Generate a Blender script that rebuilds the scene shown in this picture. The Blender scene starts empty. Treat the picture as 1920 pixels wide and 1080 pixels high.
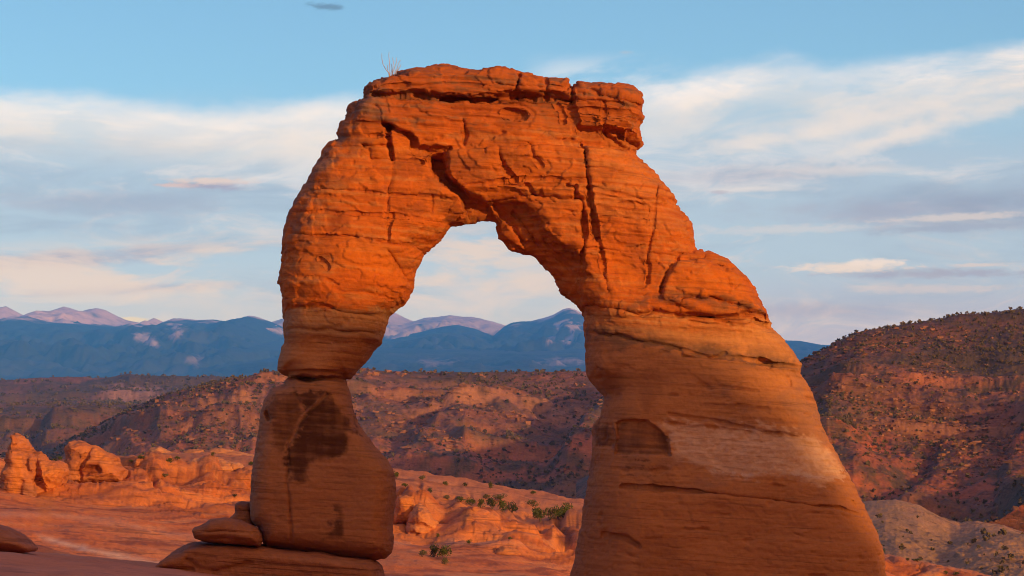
import bpy, math, random
import numpy as np

# ------------------------------------------------------------------ camera, sky, sun, exposure
F = 6000.0            # focal length in photograph pixels (1920 wide)
HZ = 1000.0           # photograph row of the true horizon
HAZE_COLOR = (0.06, 0.32, 1.0)
HAZE_DENSITY = 6.6e-5
HAZE_TOP, HAZE_FAR = 1500.0, 27000.0
HAZE_GLOW = (0.065, 0.235, 0.45)     # light the full depth of haze sends to the camera
SUN_AZ, SUN_EL = math.radians(40), math.radians(8)   # sun behind the camera, to the right

scene = bpy.context.scene
COL = scene.collection
cam_data = bpy.data.cameras.new("camera")
cam_data.sensor_width = 36.0
cam_data.lens = F / 1920 * 36.0
cam_data.shift_y = (HZ - 540) / 1920
cam_data.clip_start = 0.5
cam_data.clip_end = 200000
cam = bpy.data.objects.new("camera", cam_data)
cam.location = (0, 0, 0)
cam.rotation_euler = (math.pi / 2, 0, 0)
COL.objects.link(cam)
scene.camera = cam

scene.view_settings.view_transform = 'Standard'
scene.view_settings.look = 'None'
scene.view_settings.gamma = 1
scene.view_settings.use_curve_mapping = False
scene.view_settings.exposure = 0.6
scene.cycles.use_denoising = True
try:
    scene.cycles.denoiser = 'OPENIMAGEDENOISE'
except Exception:
    pass
scene.cycles.filter_width = 1.05
scene.cycles.max_bounces = 6
scene.cycles.diffuse_bounces = 4
scene.cycles.volume_bounces = 4
scene.cycles.use_adaptive_sampling = True
scene.cycles.adaptive_threshold = 0.015

sun_data = bpy.data.lights.new("sun", 'SUN')
sun_data.energy = 4.7
sun_data.angle = math.radians(0.5)
sun_data.color = (1.0, 0.575, 0.22)
sun = bpy.data.objects.new("sun", sun_data)
COL.objects.link(sun)
LD = np.array([math.sin(SUN_AZ) * math.cos(SUN_EL), -math.cos(SUN_AZ) * math.cos(SUN_EL), math.sin(SUN_EL)])
from mathutils import Vector
sun.rotation_euler = Vector(LD.tolist()).to_track_quat('Z', 'Y').to_euler()


class NT:
    """small helper to write node maths as expressions"""
    def __init__(self, tree):
        self.t = tree
        self.n = tree.nodes
        self.l = tree.links

    def set(self, sock, v):
        if isinstance(v, bpy.types.NodeSocket):
            self.l.new(v, sock)
        elif v is not None:
            if hasattr(sock.default_value, '__len__') and hasattr(v, '__len__'):
                n = len(sock.default_value)
                v = tuple(v) + ((1.0,) if n == 4 and len(v) == 3 else ())
            sock.default_value = v

    def m(self, op, a, b=None, c=None, clamp=False):
        x = self.n.new('ShaderNodeMath')
        x.operation = op
        x.use_clamp = clamp
        for s, v in zip(x.inputs, (a, b, c)):
            self.set(s, v)
        return x.outputs[0]

    def add(self, *a):
        r = a[0]
        for q in a[1:]:
            r = self.m('ADD', r, q)
        return r

    def sub(self, a, b): return self.m('SUBTRACT', a, b)
    def mul(self, *a):
        r = a[0]
        for q in a[1:]:
            r = self.m('MULTIPLY', r, q)
        return r
    def div(self, a, b): return self.m('DIVIDE', a, b)

    def smooth(self, x, a, b, lo=0.0, hi=1.0):
        r = self.n.new('ShaderNodeMapRange')
        r.interpolation_type = 'SMOOTHSTEP'
        r.clamp = True
        self.set(r.inputs[0], x)
        if isinstance(a, (int, float)) and isinstance(b, (int, float)) and a > b:
            a, b, lo, hi = b, a, hi, lo
        for i, v in zip((1, 2, 3, 4), (a, b, lo, hi)):
            self.set(r.inputs[i], v)
        return r.outputs[0]

    def vec(self, x, y, z):
        c = self.n.new('ShaderNodeCombineXYZ')
        for s, v in zip(c.inputs, (x, y, z)):
            self.set(s, v)
        return c.outputs[0]

    def noise(self, v, scale, detail=4, rough=0.5, dist=0.0, col=False):
        n = self.n.new('ShaderNodeTexNoise')
        self.set(n.inputs['Vector'], v)
        n.inputs['Scale'].default_value = scale
        n.inputs['Detail'].default_value = detail
        n.inputs['Roughness'].default_value = rough
        n.inputs['Distortion'].default_value = dist
        return n.outputs['Color' if col else 'Fac']

    def mix(self, f, a, b, blend='MIX'):
        x = self.n.new('ShaderNodeMix')
        x.data_type = 'RGBA'
        x.blend_type = blend
        x.clamp_factor = True
        self.set(x.inputs[0], f)
        self.set(x.inputs[6], a)
        self.set(x.inputs[7], b)
        return x.outputs[2]

    def scale(self, v, s):
        x = self.n.new('ShaderNodeVectorMath')
        x.operation = 'MULTIPLY'
        self.set(x.inputs[0], v)
        self.set(x.inputs[1], s)
        return x.outputs[0]


def S(r, g, b):
    """sRGB 0-255 to linear"""
    o = []
    for c in (r, g, b):
        c /= 255.0
        o.append(c / 12.92 if c <= 0.04045 else ((c + 0.055) / 1.055) ** 2.4)
    return tuple(o)


def build_world():
    w = bpy.data.worlds.new("World")
    scene.world = w
    w.use_nodes = True
    t = w.node_tree
    t.nodes.clear()
    N = NT(t)
    out = t.nodes.new('ShaderNodeOutputWorld')
    bg = t.nodes.new('ShaderNodeBackground')
    t.links.new(bg.outputs[0], out.inputs[0])
    sky = t.nodes.new('ShaderNodeTexSky')
    sky.sky_type = 'NISHITA'
    sky.sun_disc = False
    sky.sun_elevation = SUN_EL
    sky.sun_rotation = math.pi - SUN_AZ          # clockwise from +Y
    sky.altitude = 1500
    sky.air_density = 1.0
    sky.dust_density = 0.6
    sky.ozone_density = 2.0
    tc = t.nodes.new('ShaderNodeTexCoord')
    sep = t.nodes.new('ShaderNodeSeparateXYZ')
    t.links.new(tc.outputs['Generated'], sep.inputs[0])
    X, Y, Z = sep.outputs
    az = N.m('ARCTAN2', X, Y)
    hor = N.m('SQRT', N.add(N.mul(X, X), N.mul(Y, Y)))
    # U: azimuth in sixthousandths of a radian; V: slope above the horizon, falling towards the zenith
    U = N.add(N.mul(az, F), 960.0)
    V = N.sub(HZ, N.mul(N.div(Z, N.m('MAXIMUM', hor, 0.05)), F))
    STR = 0.1
    def C(rgb, k=1.0):       # a sky colour as it should read in the picture
        return tuple(c / STR * k for c in S(*rgb))
    # base: the Nishita sky, tinted, with the haze band low down
    base = N.mix(1.0, sky.outputs[0], N.mix(N.smooth(U, 300, 1900), (1.24, 1.47, 1.56), (1.36, 1.60, 1.68)), 'MULTIPLY')
    p = N.vec(N.mul(U, 0.001), N.mul(V, 0.001), 0.0)
    wob = N.sub(N.noise(N.scale(p, (1.0, 2.2, 1)), 5.0, 5, 0.6), 0.5)
    fine = N.sub(N.noise(N.scale(p, (1.0, 2.6, 1)), 12.0, 6, 0.62), 0.5)
    wv = N.noise(N.scale(p, (1.0, 5.0, 1)), 3.0, 6, 0.62, 0.35)           # long streaks
    slant = N.vec(N.mul(N.add(U, N.mul(V, 0.9)), 0.001), N.mul(N.add(V, N.mul(U, 0.10)), 0.001), 3.3)
    ws = N.noise(N.scale(slant, (1.0, 3.0, 1)), 3.6, 7, 0.62, 0.25)       # slanted wisps
    # the western sky round the low sun glows warm; the unseen zenith is tinted bluer to light the haze
    cs = N.add(N.mul(X, float(LD[0])), N.mul(Y, float(LD[1])), N.mul(Z, float(LD[2])))
    glow = N.smooth(cs, -0.05, 1.0)
    base = N.mix(N.mul(glow, 0.9), base, C((255, 172, 92), 1.45))
    base = N.mix(1.0, base, N.mix(N.smooth(Z, 0.19, 0.5), (1, 1, 1), (0.85, 1.2, 2.1)), 'MULTIPLY')
    return_nodes = (t, N, bg, base, U, V, p, wob, fine, wv, ws, C, STR)
    grade_sky(*return_nodes)


def grade_sky(t, N, bg, base, U, V, p, wob, fine, wv, ws, C, STR):
    Vw = N.add(V, N.mul(wob, 60.0), N.mul(fine, 26.0))
    # veil of thin cloud below the blue
    veil = N.mul(N.smooth(Vw, 150, 330), 0.80)
    c = N.mix(veil, base, C((184, 199, 213)))
    # low horizon colours: cream at left, lavender at right
    low = N.smooth(V, 470, 640)
    rightness = N.smooth(U, 1050, 1500)
    c = N.mix(N.mul(low, 0.75), c, N.mix(rightness, C((208, 201, 198)), C((186, 180, 194))))
    wrp = N.noise(N.scale(p, (1.0, 2.0, 1)), 3.0, 3, 0.5, 0.0)
    pw = N.vec(N.add(N.mul(U, 0.001), N.mul(wrp, 0.35)), N.add(N.mul(V, 0.0034), N.mul(wrp, 0.30), N.mul(U, 0.00016)), 1.7)
    fib = N.noise(pw, 3.2, 9, 0.66, 0.55)
    fib2 = N.noise(N.scale(pw, (0.8, 1.3, 3.0)), 2.6, 9, 0.64, 0.4)
    lowz = N.smooth(V, 190, 290)
    c = N.mix(N.mul(N.smooth(fib2, 0.46, 0.68), lowz, 0.55), c, C((160, 180, 200)))
    c = N.mix(N.mul(N.smooth(fib, 0.47, 0.70), lowz, 0.75), c, N.mix(N.smooth(V, 300, 520), C((232, 228, 226)), C((228, 211, 202))))
    # big cloud deck with a crisp upper edge
    fc = t.nodes.new('ShaderNodeFloatCurve')
    cur = fc.mapping.curves[0]
    pts = [(-300, 190), (0, 178), (120, 176), (260, 190), (420, 200), (560, 184), (680, 178), (860, 205), (1000, 190), (1170, 158), (1300, 132), (1400, 112), (1490, 101), (1560, 118), (1700, 112), (1920, 88), (2300, 80)]
    while len(cur.points) < len(pts):
        cur.points.new(0.5, 0.5)
    for q, (u, v) in zip(cur.points, pts):
        q.location = ((u + 300) / 2600, v / 300)
    fc.mapping.update()
    N.set(fc.inputs['Value'], N.m('DIVIDE', N.add(U, 300.0), 2600.0, clamp=True))
    Vt = N.mul(fc.outputs[0], 300.0)
    dv = N.sub(N.add(V, N.mul(wob, 46.0), N.mul(fine, 34.0)), Vt)
    top = N.smooth(dv, -14, 44)
    left_w = N.smooth(U, 760, 640)
    right_w = N.smooth(U, 1080, 1330)
    streak = N.smooth(wv, 0.36, 0.62)
    wisp = N.smooth(ws, 0.40, 0.62)
    deckL = N.mul(N.smooth(N.sub(V, N.mul(U, 0.06)), 325, 225), left_w, N.add(0.62, N.mul(streak, 0.4)))
    deckR = N.mul(N.smooth(dv, 175, 45), right_w, N.add(0.62, N.mul(wisp, 0.5)))
    thin = N.mul(N.smooth(U, 960, 1060), N.smooth(U, 1330, 1180), N.smooth(V, 90, 140), N.smooth(V, 210, 160), wisp, 0.45)
    deckL = N.mul(deckL, N.smooth(fib, 0.25, 0.50, 0.72, 1.0))
    deckR = N.mul(deckR, N.smooth(fib, 0.30, 0.58, 0.40, 1.05))
    deck = N.add(N.mul(N.m('MAXIMUM', deckL, deckR), top), thin)
    warm = N.smooth(N.add(dv, N.mul(wv, 80.0)), 20, 150)
    cdeck = N.mix(warm, C((252, 245, 240)), C((240, 228, 218)))
    c = N.mix(N.mul(deck, 1.0), c, cdeck)
    for (u0, v0, ru, rv, tl, a) in ((1590, 232, 300, 34, -0.20, .75), (1690, 258, 260, 26, -0.27, .8), (1420, 268, 130, 20, -0.16, .6), (1560, 322, 200, 12, 0.03, .5), (1400, 356, 130, 8, 0.0, .6)):
        du = N.div(N.sub(U, u0), ru)
        dq = N.div(N.sub(N.sub(N.add(V, N.mul(wob, 30.0)), v0), N.mul(N.sub(U, u0), tl)), rv)
        r_ = N.add(N.m('SQRT', N.add(N.mul(du, du), N.mul(dq, dq))), N.mul(fine, 1.4), N.mul(N.sub(fib, 0.5), 1.6))
        c = N.mix(N.mul(N.smooth(r_, 1.15, 0.1), a), c, C((240, 228, 219)))
    for (u0, v0, ru, rv, tl, a) in ((80, 495, 280, 20, -0.06, .85), (330, 470, 220, 14, -0.05, .55), (260, 545, 260, 10, -0.05, .5), (1500, 585, 300, 22, 0.0, .5), (1700, 400, 320, 34, 0.0, .6), (1400, 330, 260, 26, -0.05, .4), (200, 385, 320, 30, 0.02, .5)):
        du = N.div(N.sub(U, u0), ru)
        dq = N.div(N.sub(N.sub(V, v0), N.mul(N.sub(U, u0), tl)), rv)
        r_ = N.add(N.m('SQRT', N.add(N.mul(du, du), N.mul(dq, dq))), N.mul(fine, 1.6), N.mul(N.sub(fib2, 0.5), 1.6))
        c = N.mix(N.mul(N.smooth(r_, 1.15, 0.1), a), c, C((170, 172, 190)))
    # grey-blue shaded undersides
    gl = N.mul(N.smooth(Vw, 300, 345), N.smooth(Vw, 460, 410), N.smooth(U, 700, 420), N.smooth(wv, 0.40, 0.66))
    c = N.mix(N.mul(gl, 0.65), c, C((163, 182, 202)))
    gr = N.mul(N.smooth(Vw, 330, 390), N.smooth(Vw, 470, 400), N.smooth(U, 1500, 1850), N.add(0.3, streak))
    c = N.mix(N.mul(gr, 0.6), c, C((150, 168, 190)))
    # cream bands above the mountains
    cb = N.mul(N.smooth(N.add(V, N.mul(U, 0.05)), 445, 505), N.smooth(V, 600, 530), N.smooth(wv, 0.42, 0.60), N.smooth(U, 1250, 900))
    c = N.mix(N.mul(cb, 0.85), c, C((233, 212, 198)))

    tiny = N.sub(N.noise(N.scale(p, (1.0, 3.0, 1)), 34.0, 6, 0.65), 0.5)
    def patch(c, u0, v0, ru, rv, col, amt, tilt=0.0, soft=0.8, rag=0.55):
        du = N.div(N.sub(U, u0), ru)
        dvv = N.div(N.sub(N.sub(V, v0), N.mul(N.sub(U, u0), tilt)), rv)
        r = N.add(N.m('SQRT', N.add(N.mul(du, du), N.mul(dvv, dvv))), N.mul(fine, rag * 1.6), N.mul(tiny, 1.9), N.mul(wob, rag))
        return N.mix(N.mul(N.smooth(r, 1.0, 1.0 - soft), amt), c, C(col))

    # lens cloud, streaks and bands seen in the photograph
    c = patch(c, 385, 350, 105, 13, (168, 170, 190), 0.9)
    c = patch(c, 395, 342, 112, 9, (226, 208, 200), 0.95)
    c = patch(c, 335, 351, 55, 8, (222, 196, 190), 0.8)
    c = patch(c, 610, 14, 42, 9, (112, 150, 178), 0.9, 0.05, 0.8, 0.2)
    c = patch(c, 1760, 517, 280, 13, (172, 176, 192), 0.8)
    c = patch(c, 1590, 504, 150, 13, (236, 219, 206), 0.95, -0.01)
    c = patch(c, 1640, 495, 75, 9, (240, 224, 212), 0.9)
    c = patch(c, 1840, 502, 90, 6, (224, 208, 200), 0.7)
    c = patch(c, 1800, 412, 210, 9, (218, 210, 206), 0.75, -0.03)
    c = patch(c, 1800, 432, 260, 11, (165, 178, 196), 0.7, -0.03)
    c = patch(c, 1480, 432, 210, 12, (214, 212, 212), 0.6, -0.02)
    c = patch(c, 1740, 545, 190, 12, (214, 204, 202), 0.6)
    c = patch(c, 1350, 362, 22, 5, (190, 186, 196), 0.7)
    c = patch(c, 1172, 99, 18, 5, (176, 196, 212), 0.6)
    c = patch(c, 240, 603, 70, 7, (240, 214, 178), 0.7)
    c = patch(c, 150, 250, 80, 40, (190, 210, 222), 0.45)
    # the colours above are as seen from the ground: take the haze in front of them off again
    sn = N.m('MAXIMUM', N.div(N.sub(HZ, V), F), 0.002)
    path = N.m('MINIMUM', N.div(HAZE_TOP, sn), HAZE_FAR)
    T = N.m('EXPONENT', N.mul(path, -HAZE_DENSITY))
    G = N.sub(1.0, T)
    k = 2 ** scene.view_settings.exposure
    hz = N.scale(N.vec(G, G, G), tuple(g / STR for g in HAZE_GLOW))
    vm = t.nodes.new('ShaderNodeVectorMath'); vm.operation = 'SUBTRACT'
    cs_ = N.scale(c, (1 / k,) * 3)
    N.set(vm.inputs[0], cs_); N.set(vm.inputs[1], N.scale(hz, (1 / k,) * 3))
    iT = N.div(1.0, T)
    c2 = N.scale(vm.outputs[0], N.vec(iT, iT, iT))
    vx = t.nodes.new('ShaderNodeVectorMath'); vx.operation = 'MAXIMUM'
    N.set(vx.inputs[0], c2); vx.inputs[1].default_value = (0.02, 0.02, 0.02)
    N.set(bg.inputs[0], vx.outputs[0])
    bg.inputs[1].default_value = STR


build_world()

# ------------------------------------------------------------------ numeric helpers
_rng = np.random.default_rng(11)
_P = _rng.permutation(256).astype(np.int32)
_P = np.concatenate([_P, _P, _P])
_G = _rng.normal(size=(256, 3)).astype(np.float32)
_G /= np.linalg.norm(_G, axis=1)[:, None]


def pn(x, y, z=0.0, seed=0):
    """gradient noise, about -0.7..0.7"""
    x, y, z = np.broadcast_arrays(np.asarray(x, np.float32), np.asarray(y, np.float32), np.asarray(z, np.float32))
    shp = x.shape
    x = x.ravel() + seed * 17.31; y = y.ravel() + seed * 5.77; z = z.ravel() + seed * 9.13
    out = np.empty(x.size, np.float32)
    for i in range(0, x.size, 60000):
        a, b, c = x[i:i + 60000], y[i:i + 60000], z[i:i + 60000]
        fx, fy, fz = np.floor(a), np.floor(b), np.floor(c)
        u, v, w = (a - fx).astype(np.float32), (b - fy).astype(np.float32), (c - fz).astype(np.float32)
        xi = fx.astype(np.int32) & 255; yi = fy.astype(np.int32) & 255; zi = fz.astype(np.int32) & 255
        su = u * u * u * (u * (u * 6 - 15) + 10); sv = v * v * v * (v * (v * 6 - 15) + 10); sw = w * w * w * (w * (w * 6 - 15) + 10)
        r = 0
        for dx in (0, 1):
            A = _P[xi + dx]; wx = su if dx else 1 - su
            for dy in (0, 1):
                B = _P[A + yi + dy]; wy = wx * (sv if dy else 1 - sv)
                for dz in (0, 1):
                    g = _G[_P[B + zi + dz]]
                    r = r + wy * (sw if dz else 1 - sw) * (g[:, 0] * (u - dx) + g[:, 1] * (v - dy) + g[:, 2] * (w - dz))
        out[i:i + 60000] = r
    return out.reshape(shp)


def fbm(x, y, z=0.0, octv=4, gain=0.5, seed=0, ridge=False):
    s, a, f = 0, 1.0, 1.0
    for k in range(octv):
        n = pn(np.multiply(x, f), np.multiply(y, f), np.multiply(z, f), seed + k)
        s = s + a * ((0.5 - np.abs(n) * 1.6) if ridge else n * 1.5)
        a *= gain; f *= 2.03
    return s


def sst(x, a, b):
    t = np.clip((x - a) / (b - a), 0, 1)
    return t * t * (3 - 2 * t)


def pdist(px, py, pts):
    """distance to a polyline"""
    d = np.full(px.shape, 1e9, np.float32)
    for (x0, y0), (x1, y1) in zip(pts[:-1], pts[1:]):
        vx, vy = x1 - x0, y1 - y0
        L = vx * vx + vy * vy + 1e-9
        t = np.clip(((px - x0) * vx + (py - y0) * vy) / L, 0, 1)
        d = np.minimum(d, (px - x0 - t * vx) ** 2 + (py - y0 - t * vy) ** 2)
    return np.sqrt(d)


def psd(px, py, pts):
    """signed distance to a polygon, positive inside"""
    q = list(pts) + [pts[0]]
    d = pdist(px, py, q)
    ins = np.zeros(px.shape, bool)
    for (x0, y0), (x1, y1) in zip(q[:-1], q[1:]):
        if y0 == y1:
            continue
        c = ((y0 > py) != (y1 > py)) & (px < (x1 - x0) * (py - y0) / (y1 - y0) + x0)
        ins ^= c
    return np.where(ins, d, -d)


def vnormals(v, f):
    if f.shape[1] == 4:
        n = np.cross(v[f[:, 2]] - v[f[:, 0]], v[f[:, 3]] - v[f[:, 1]])
    else:
        n = np.cross(v[f[:, 1]] - v[f[:, 0]], v[f[:, 2]] - v[f[:, 0]])
    o = np.zeros((len(v), 3))
    for k in range(f.shape[1]):
        for c in range(3):
            o[:, c] += np.bincount(f[:, k], n[:, c], minlength=len(v))
    return o / (np.linalg.norm(o, axis=1)[:, None] + 1e-12)


def surface_nets(f, org, step):
    s = f < 0
    c = np.zeros(tuple(n - 1 for n in f.shape), np.int8)
    offs = [(i, j, k) for i in (0, 1) for j in (0, 1) for k in (0, 1)]
    sl = lambda o, n: slice(o, n - 1 + o)
    for o in offs:
        c += s[sl(o[0], f.shape[0]), sl(o[1], f.shape[1]), sl(o[2], f.shape[2])]
    act = (c > 0) & (c < 8)
    idx = np.argwhere(act)
    vid = np.full(act.shape, -1, np.int32)
    vid[act] = np.arange(len(idx))
    val = np.stack([f[idx[:, 0] + o[0], idx[:, 1] + o[1], idx[:, 2] + o[2]] for o in offs], 1)
    acc = np.zeros((len(idx), 3)); cnt = np.zeros(len(idx))
    for a in range(8):
        for b in range(a + 1, 8):
            d = np.subtract(offs[b], offs[a])
            if np.abs(d).sum() != 1:
                continue
            va, vb = val[:, a], val[:, b]
            m = (va < 0) != (vb < 0)
            t = va[m] / (va[m] - vb[m])
            acc[m] += np.array(offs[a]) + t[:, None] * d
            cnt[m] += 1
    v = (idx + acc / cnt[:, None]) * np.array(step) + np.array(org)
    faces = []
    for ax in range(3):
        o1, o2 = (ax + 1) % 3, (ax + 2) % 3
        a = [slice(1, -1)] * 3; b = [slice(1, -1)] * 3
        a[ax] = slice(0, -1); b[ax] = slice(1, None)
        A, B = s[tuple(a)], s[tuple(b)]
        e = np.argwhere(A != B)
        flip = A[A != B]
        e[:, o1] += 1; e[:, o2] += 1
        def cell(d1, d2):
            q = e.copy(); q[:, o1] += d1; q[:, o2] += d2
            return vid[q[:, 0], q[:, 1], q[:, 2]]
        Q = np.stack([cell(-1, -1), cell(0, -1), cell(0, 0), cell(-1, 0)], 1)
        Q[~flip] = Q[~flip][:, ::-1]
        faces.append(Q)
    return v, np.concatenate(faces)


# ------------------------------------------------------------------ object helpers
def mesh_obj(name, v, f, mat, parent=None, loc=(0, 0, 0), attrs=None, smooth=True):
    v = np.asarray(v, np.float64) - np.array(loc)
    f = np.asarray(f, np.int32)
    me = bpy.data.meshes.new(name)
    nv, nf, k = len(v), len(f), f.shape[1]
    me.vertices.add(nv); me.loops.add(nf * k); me.polygons.add(nf)
    me.vertices.foreach_set('co', v.astype(np.float32).ravel())
    me.loops.foreach_set('vertex_index', f.ravel())
    me.polygons.foreach_set('loop_start', np.arange(0, nf * k, k, dtype=np.int32))
    me.polygons.foreach_set('loop_total', np.full(nf, k, np.int32))
    me.polygons.foreach_set('use_smooth', np.full(nf, smooth))
    me.update(calc_edges=True)
    for an, arr in (attrs or {}).items():
        at = me.attributes.new(an, 'FLOAT_COLOR', 'POINT')
        q = np.ones((nv, 4), np.float32); q[:, :3] = arr
        at.data.foreach_set('color', q.ravel())
    if mat:
        me.materials.append(mat)
    o = bpy.data.objects.new(name, me)
    o.location = loc
    COL.objects.link(o)
    if parent:
        o.parent = parent
        o.location = tuple(np.array(loc) - np.array(parent.location))
    return o


def thing(o, label, cat, group=None):
    o['label'] = label; o['category'] = cat
    if group:
        o['group'] = group
    return o


def empty(name, loc, label, cat, group=None):
    o = bpy.data.objects.new(name, None)
    o.location = loc
    o.empty_display_size = 0.5
    COL.objects.link(o)
    return thing(o, label, cat, group)


def structure(o, kind='structure'):
    o['kind'] = kind
    return o


def compact(v, f, attrs):
    used = np.zeros(len(v), bool); used[f.ravel()] = True
    m = np.cumsum(used) - 1
    return v[used], m[f], {k: a[used] for k, a in attrs.items()}


# ------------------------------------------------------------------ materials
def rock_material(name, lam=(0.25, 0.25, 5.0), lam_amt=0.28, bump=0.35, grain=9.0, bdist=0.06, rough=0.92):
    m = bpy.data.materials.new(name)
    m.use_nodes = True
    t = m.node_tree
    N = NT(t)
    b = t.nodes['Principled BSDF']
    b.inputs['Roughness'].default_value = rough
    b.inputs['Specular IOR Level'].default_value = 0.12
    at = t.nodes.new('ShaderNodeAttribute')
    at.attribute_name = 'tint'
    geo = t.nodes.new('ShaderNodeNewGeometry')
    P = geo.outputs['Position']
    sp = t.nodes.new('ShaderNodeSeparateXYZ')
    t.links.new(P, sp.inputs[0])
    x, y, z = sp.outputs
    zz = N.add(z, N.mul(x, 0.07))
    q = N.vec(x, y, zz)
    n1 = N.noise(N.scale(q, lam), 1.0, 6, 0.65, 0.25)
    n2 = N.noise(N.scale(q, tuple(c * 3.1 for c in lam)), 1.0, 4, 0.6, 0.1)
    n3 = N.noise(q, grain, 4, 0.65)
    n4 = N.noise(q, grain * 0.12, 5, 0.6)
    n5 = N.noise(N.scale(q, tuple(c * s_ for c, s_ in zip(lam, (1.6, 1.6, 2.0)))), 1.0, 3, 0.7, 0.15)
    dk = N.smooth(n5, 0.56, 0.66, 1.0, 1.0 - lam_amt * 0.75)
    k = N.add(1.0 - lam_amt * 1.25, N.mul(n1, lam_amt * 1.1), N.mul(n2, lam_amt * 0.5), N.mul(N.sub(n3, 0.5), lam_amt * 1.5), lam_amt * 0.225, N.mul(n4, lam_amt * 0.5))
    k = N.mul(k, dk)
    c = N.mix(1.0, at.outputs['Color'], N.vec(k, k, k), 'MULTIPLY')
    N.set(b.inputs['Base Color'], c)
    h = N.add(N.mul(n1, 0.8), N.mul(n2, 0.5), N.mul(n3, 0.6), N.mul(dk, 0.9))
    bp = t.nodes.new('ShaderNodeBump')
    bp.inputs['Strength'].default_value = bump
    bp.inputs['Distance'].default_value = bdist
    N.set(bp.inputs['Height'], h)
    t.links.new(bp.outputs[0], b.inputs['Normal'])
    return m


def plain_material(name, col, rough=0.9, var=0.4, scale=3.0):
    m = bpy.data.materials.new(name)
    m.use_nodes = True
    t = m.node_tree
    N = NT(t)
    b = t.nodes['Principled BSDF']
    b.inputs['Roughness'].default_value = rough
    b.inputs['Specular IOR Level'].default_value = 0.1
    geo = t.nodes.new('ShaderNodeNewGeometry')
    n = N.noise(geo.outputs['Position'], scale, 4, 0.6)
    k = N.add(1 - var * 0.5, N.mul(n, var))
    N.set(b.inputs['Base Color'], N.mix(1.0, col, N.vec(k, k, k), 'MULTIPLY'))
    return m


MAT_ARCH = rock_material("arch_sandstone", lam_amt=0.28, bump=0.5)
MAT_ROCK = rock_material("slickrock_sandstone", lam=(0.12, 0.12, 2.6), lam_amt=0.42, bump=0.65, grain=4.0, bdist=0.15)
MAT_HILL = rock_material("hillside_soil_and_rock", lam=(0.10, 0.10, 0.4), lam_amt=0.45, bump=0.6, grain=1.1, bdist=0.8)
MAT_MOUNT = rock_material("mountain_slopes", lam=(0.004, 0.004, 0.006), lam_amt=0.3, bump=0.4, grain=0.03, bdist=15)

# rock colours (albedo)
ORANGE = np.array((0.48, 0.116, 0.016))
REDB = np.array((0.27, 0.060, 0.010))
TAN = np.array((0.48, 0.19, 0.055))
PALE = np.array((0.56, 0.35, 0.22))
BROWN = np.array((0.32, 0.105, 0.026))
DARK = np.array((0.085, 0.034, 0.017))
VARN = np.array((0.17, 0.080, 0.045))


def lay(c, w, col):
    w = np.clip(w, 0, 1)[:, None]
    return c * (1 - w) + np.asarray(col) * w


# ------------------------------------------------------------------ sculpting a rock from its outline
def sculpt(poly, Y, half, R=1.2, p=2.4, step=0.05, ystep=None, relief=None, Rmap=None, Tmap=None, ycmap=None):
    """closed rock whose outline seen from the west is poly (photograph px at distance Y); returns verts, faces"""
    k = Y / F
    poly = np.asarray(poly, float)
    ystep = ystep or step * 1.7
    x0, x1 = (poly[:, 0].min() - 960) * k - 3 * step, (poly[:, 0].max() - 960) * k + 3 * step
    z0, z1 = (HZ - poly[:, 1].max()) * k - 3 * step, (HZ - poly[:, 1].min()) * k + 3 * step
    xs = np.arange(x0, x1 + step, step); zs = np.arange(z0, z1 + step, step)
    GX, GZ = np.meshgrid(xs, zs, indexing='ij')
    sd = psd((GX / k + 960).astype(np.float32), (HZ - GZ / k).astype(np.float32), poly.tolist()) * k
    yf = Y - half
    fx, fy = GX / yf * F + 960, HZ - GZ / yf * F       # where the front face shows
    rel = relief(fx, fy) if relief else np.zeros_like(GX)
    RR = Rmap(fx, fy) if Rmap else R
    T = Tmap(fx, fy) if Tmap else np.full_like(GX, half)
    yc = ycmap(fx, fy) if ycmap else 0.0
    q = np.maximum(1 - sd / RR, 0.0).astype(np.float32) ** p
    mx = float(np.max(T) + max(0, rel.max()) + np.max(np.abs(yc)) + 0.3)
    ys = np.arange(-mx, mx + ystep, ystep)
    f = np.empty((len(xs), len(ys), len(zs)), np.float32)
    Tf = (T + rel).astype(np.float32)
    Tb = T.astype(np.float32)
    for j, yy in enumerate(ys):
        d = yy - yc
        a = np.where(d < 0, np.abs(d) / Tf, d / Tb).astype(np.float32)
        f[:, j, :] = (q + a ** p) ** (1 / p) - 1
    return surface_nets(f, (xs[0], Y + ys[0], zs[0]), (step, ystep, step))


def proj(v):
    return 960 + F * v[:, 0] / v[:, 1], HZ - F * v[:, 2] / v[:, 1]


def strata(x, y, z, dip=0.07, s=1.0, seed=0):
    """ledge profile of layered sandstone"""
    zz = (z + dip * x) / s
    wx, wy = x * 0.12 / s, y * 0.12 / s
    zz = zz + 0.25 * pn(x * 0.25 / s, y * 0.25 / s, z * 0.2 / s, seed + 9)
    a = pn(wx, wy, zz * 0.9, seed + 1)
    b = pn(wx * 2.2, wy * 2.2, zz * 2.6, seed + 2)
    c = pn(wx * 4, wy * 4, zz * 6.5, seed + 3)
    return np.tanh(a * 5) * 0.55 + np.tanh(b * 5) * 0.32 + np.tanh(c * 4) * 0.16

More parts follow.
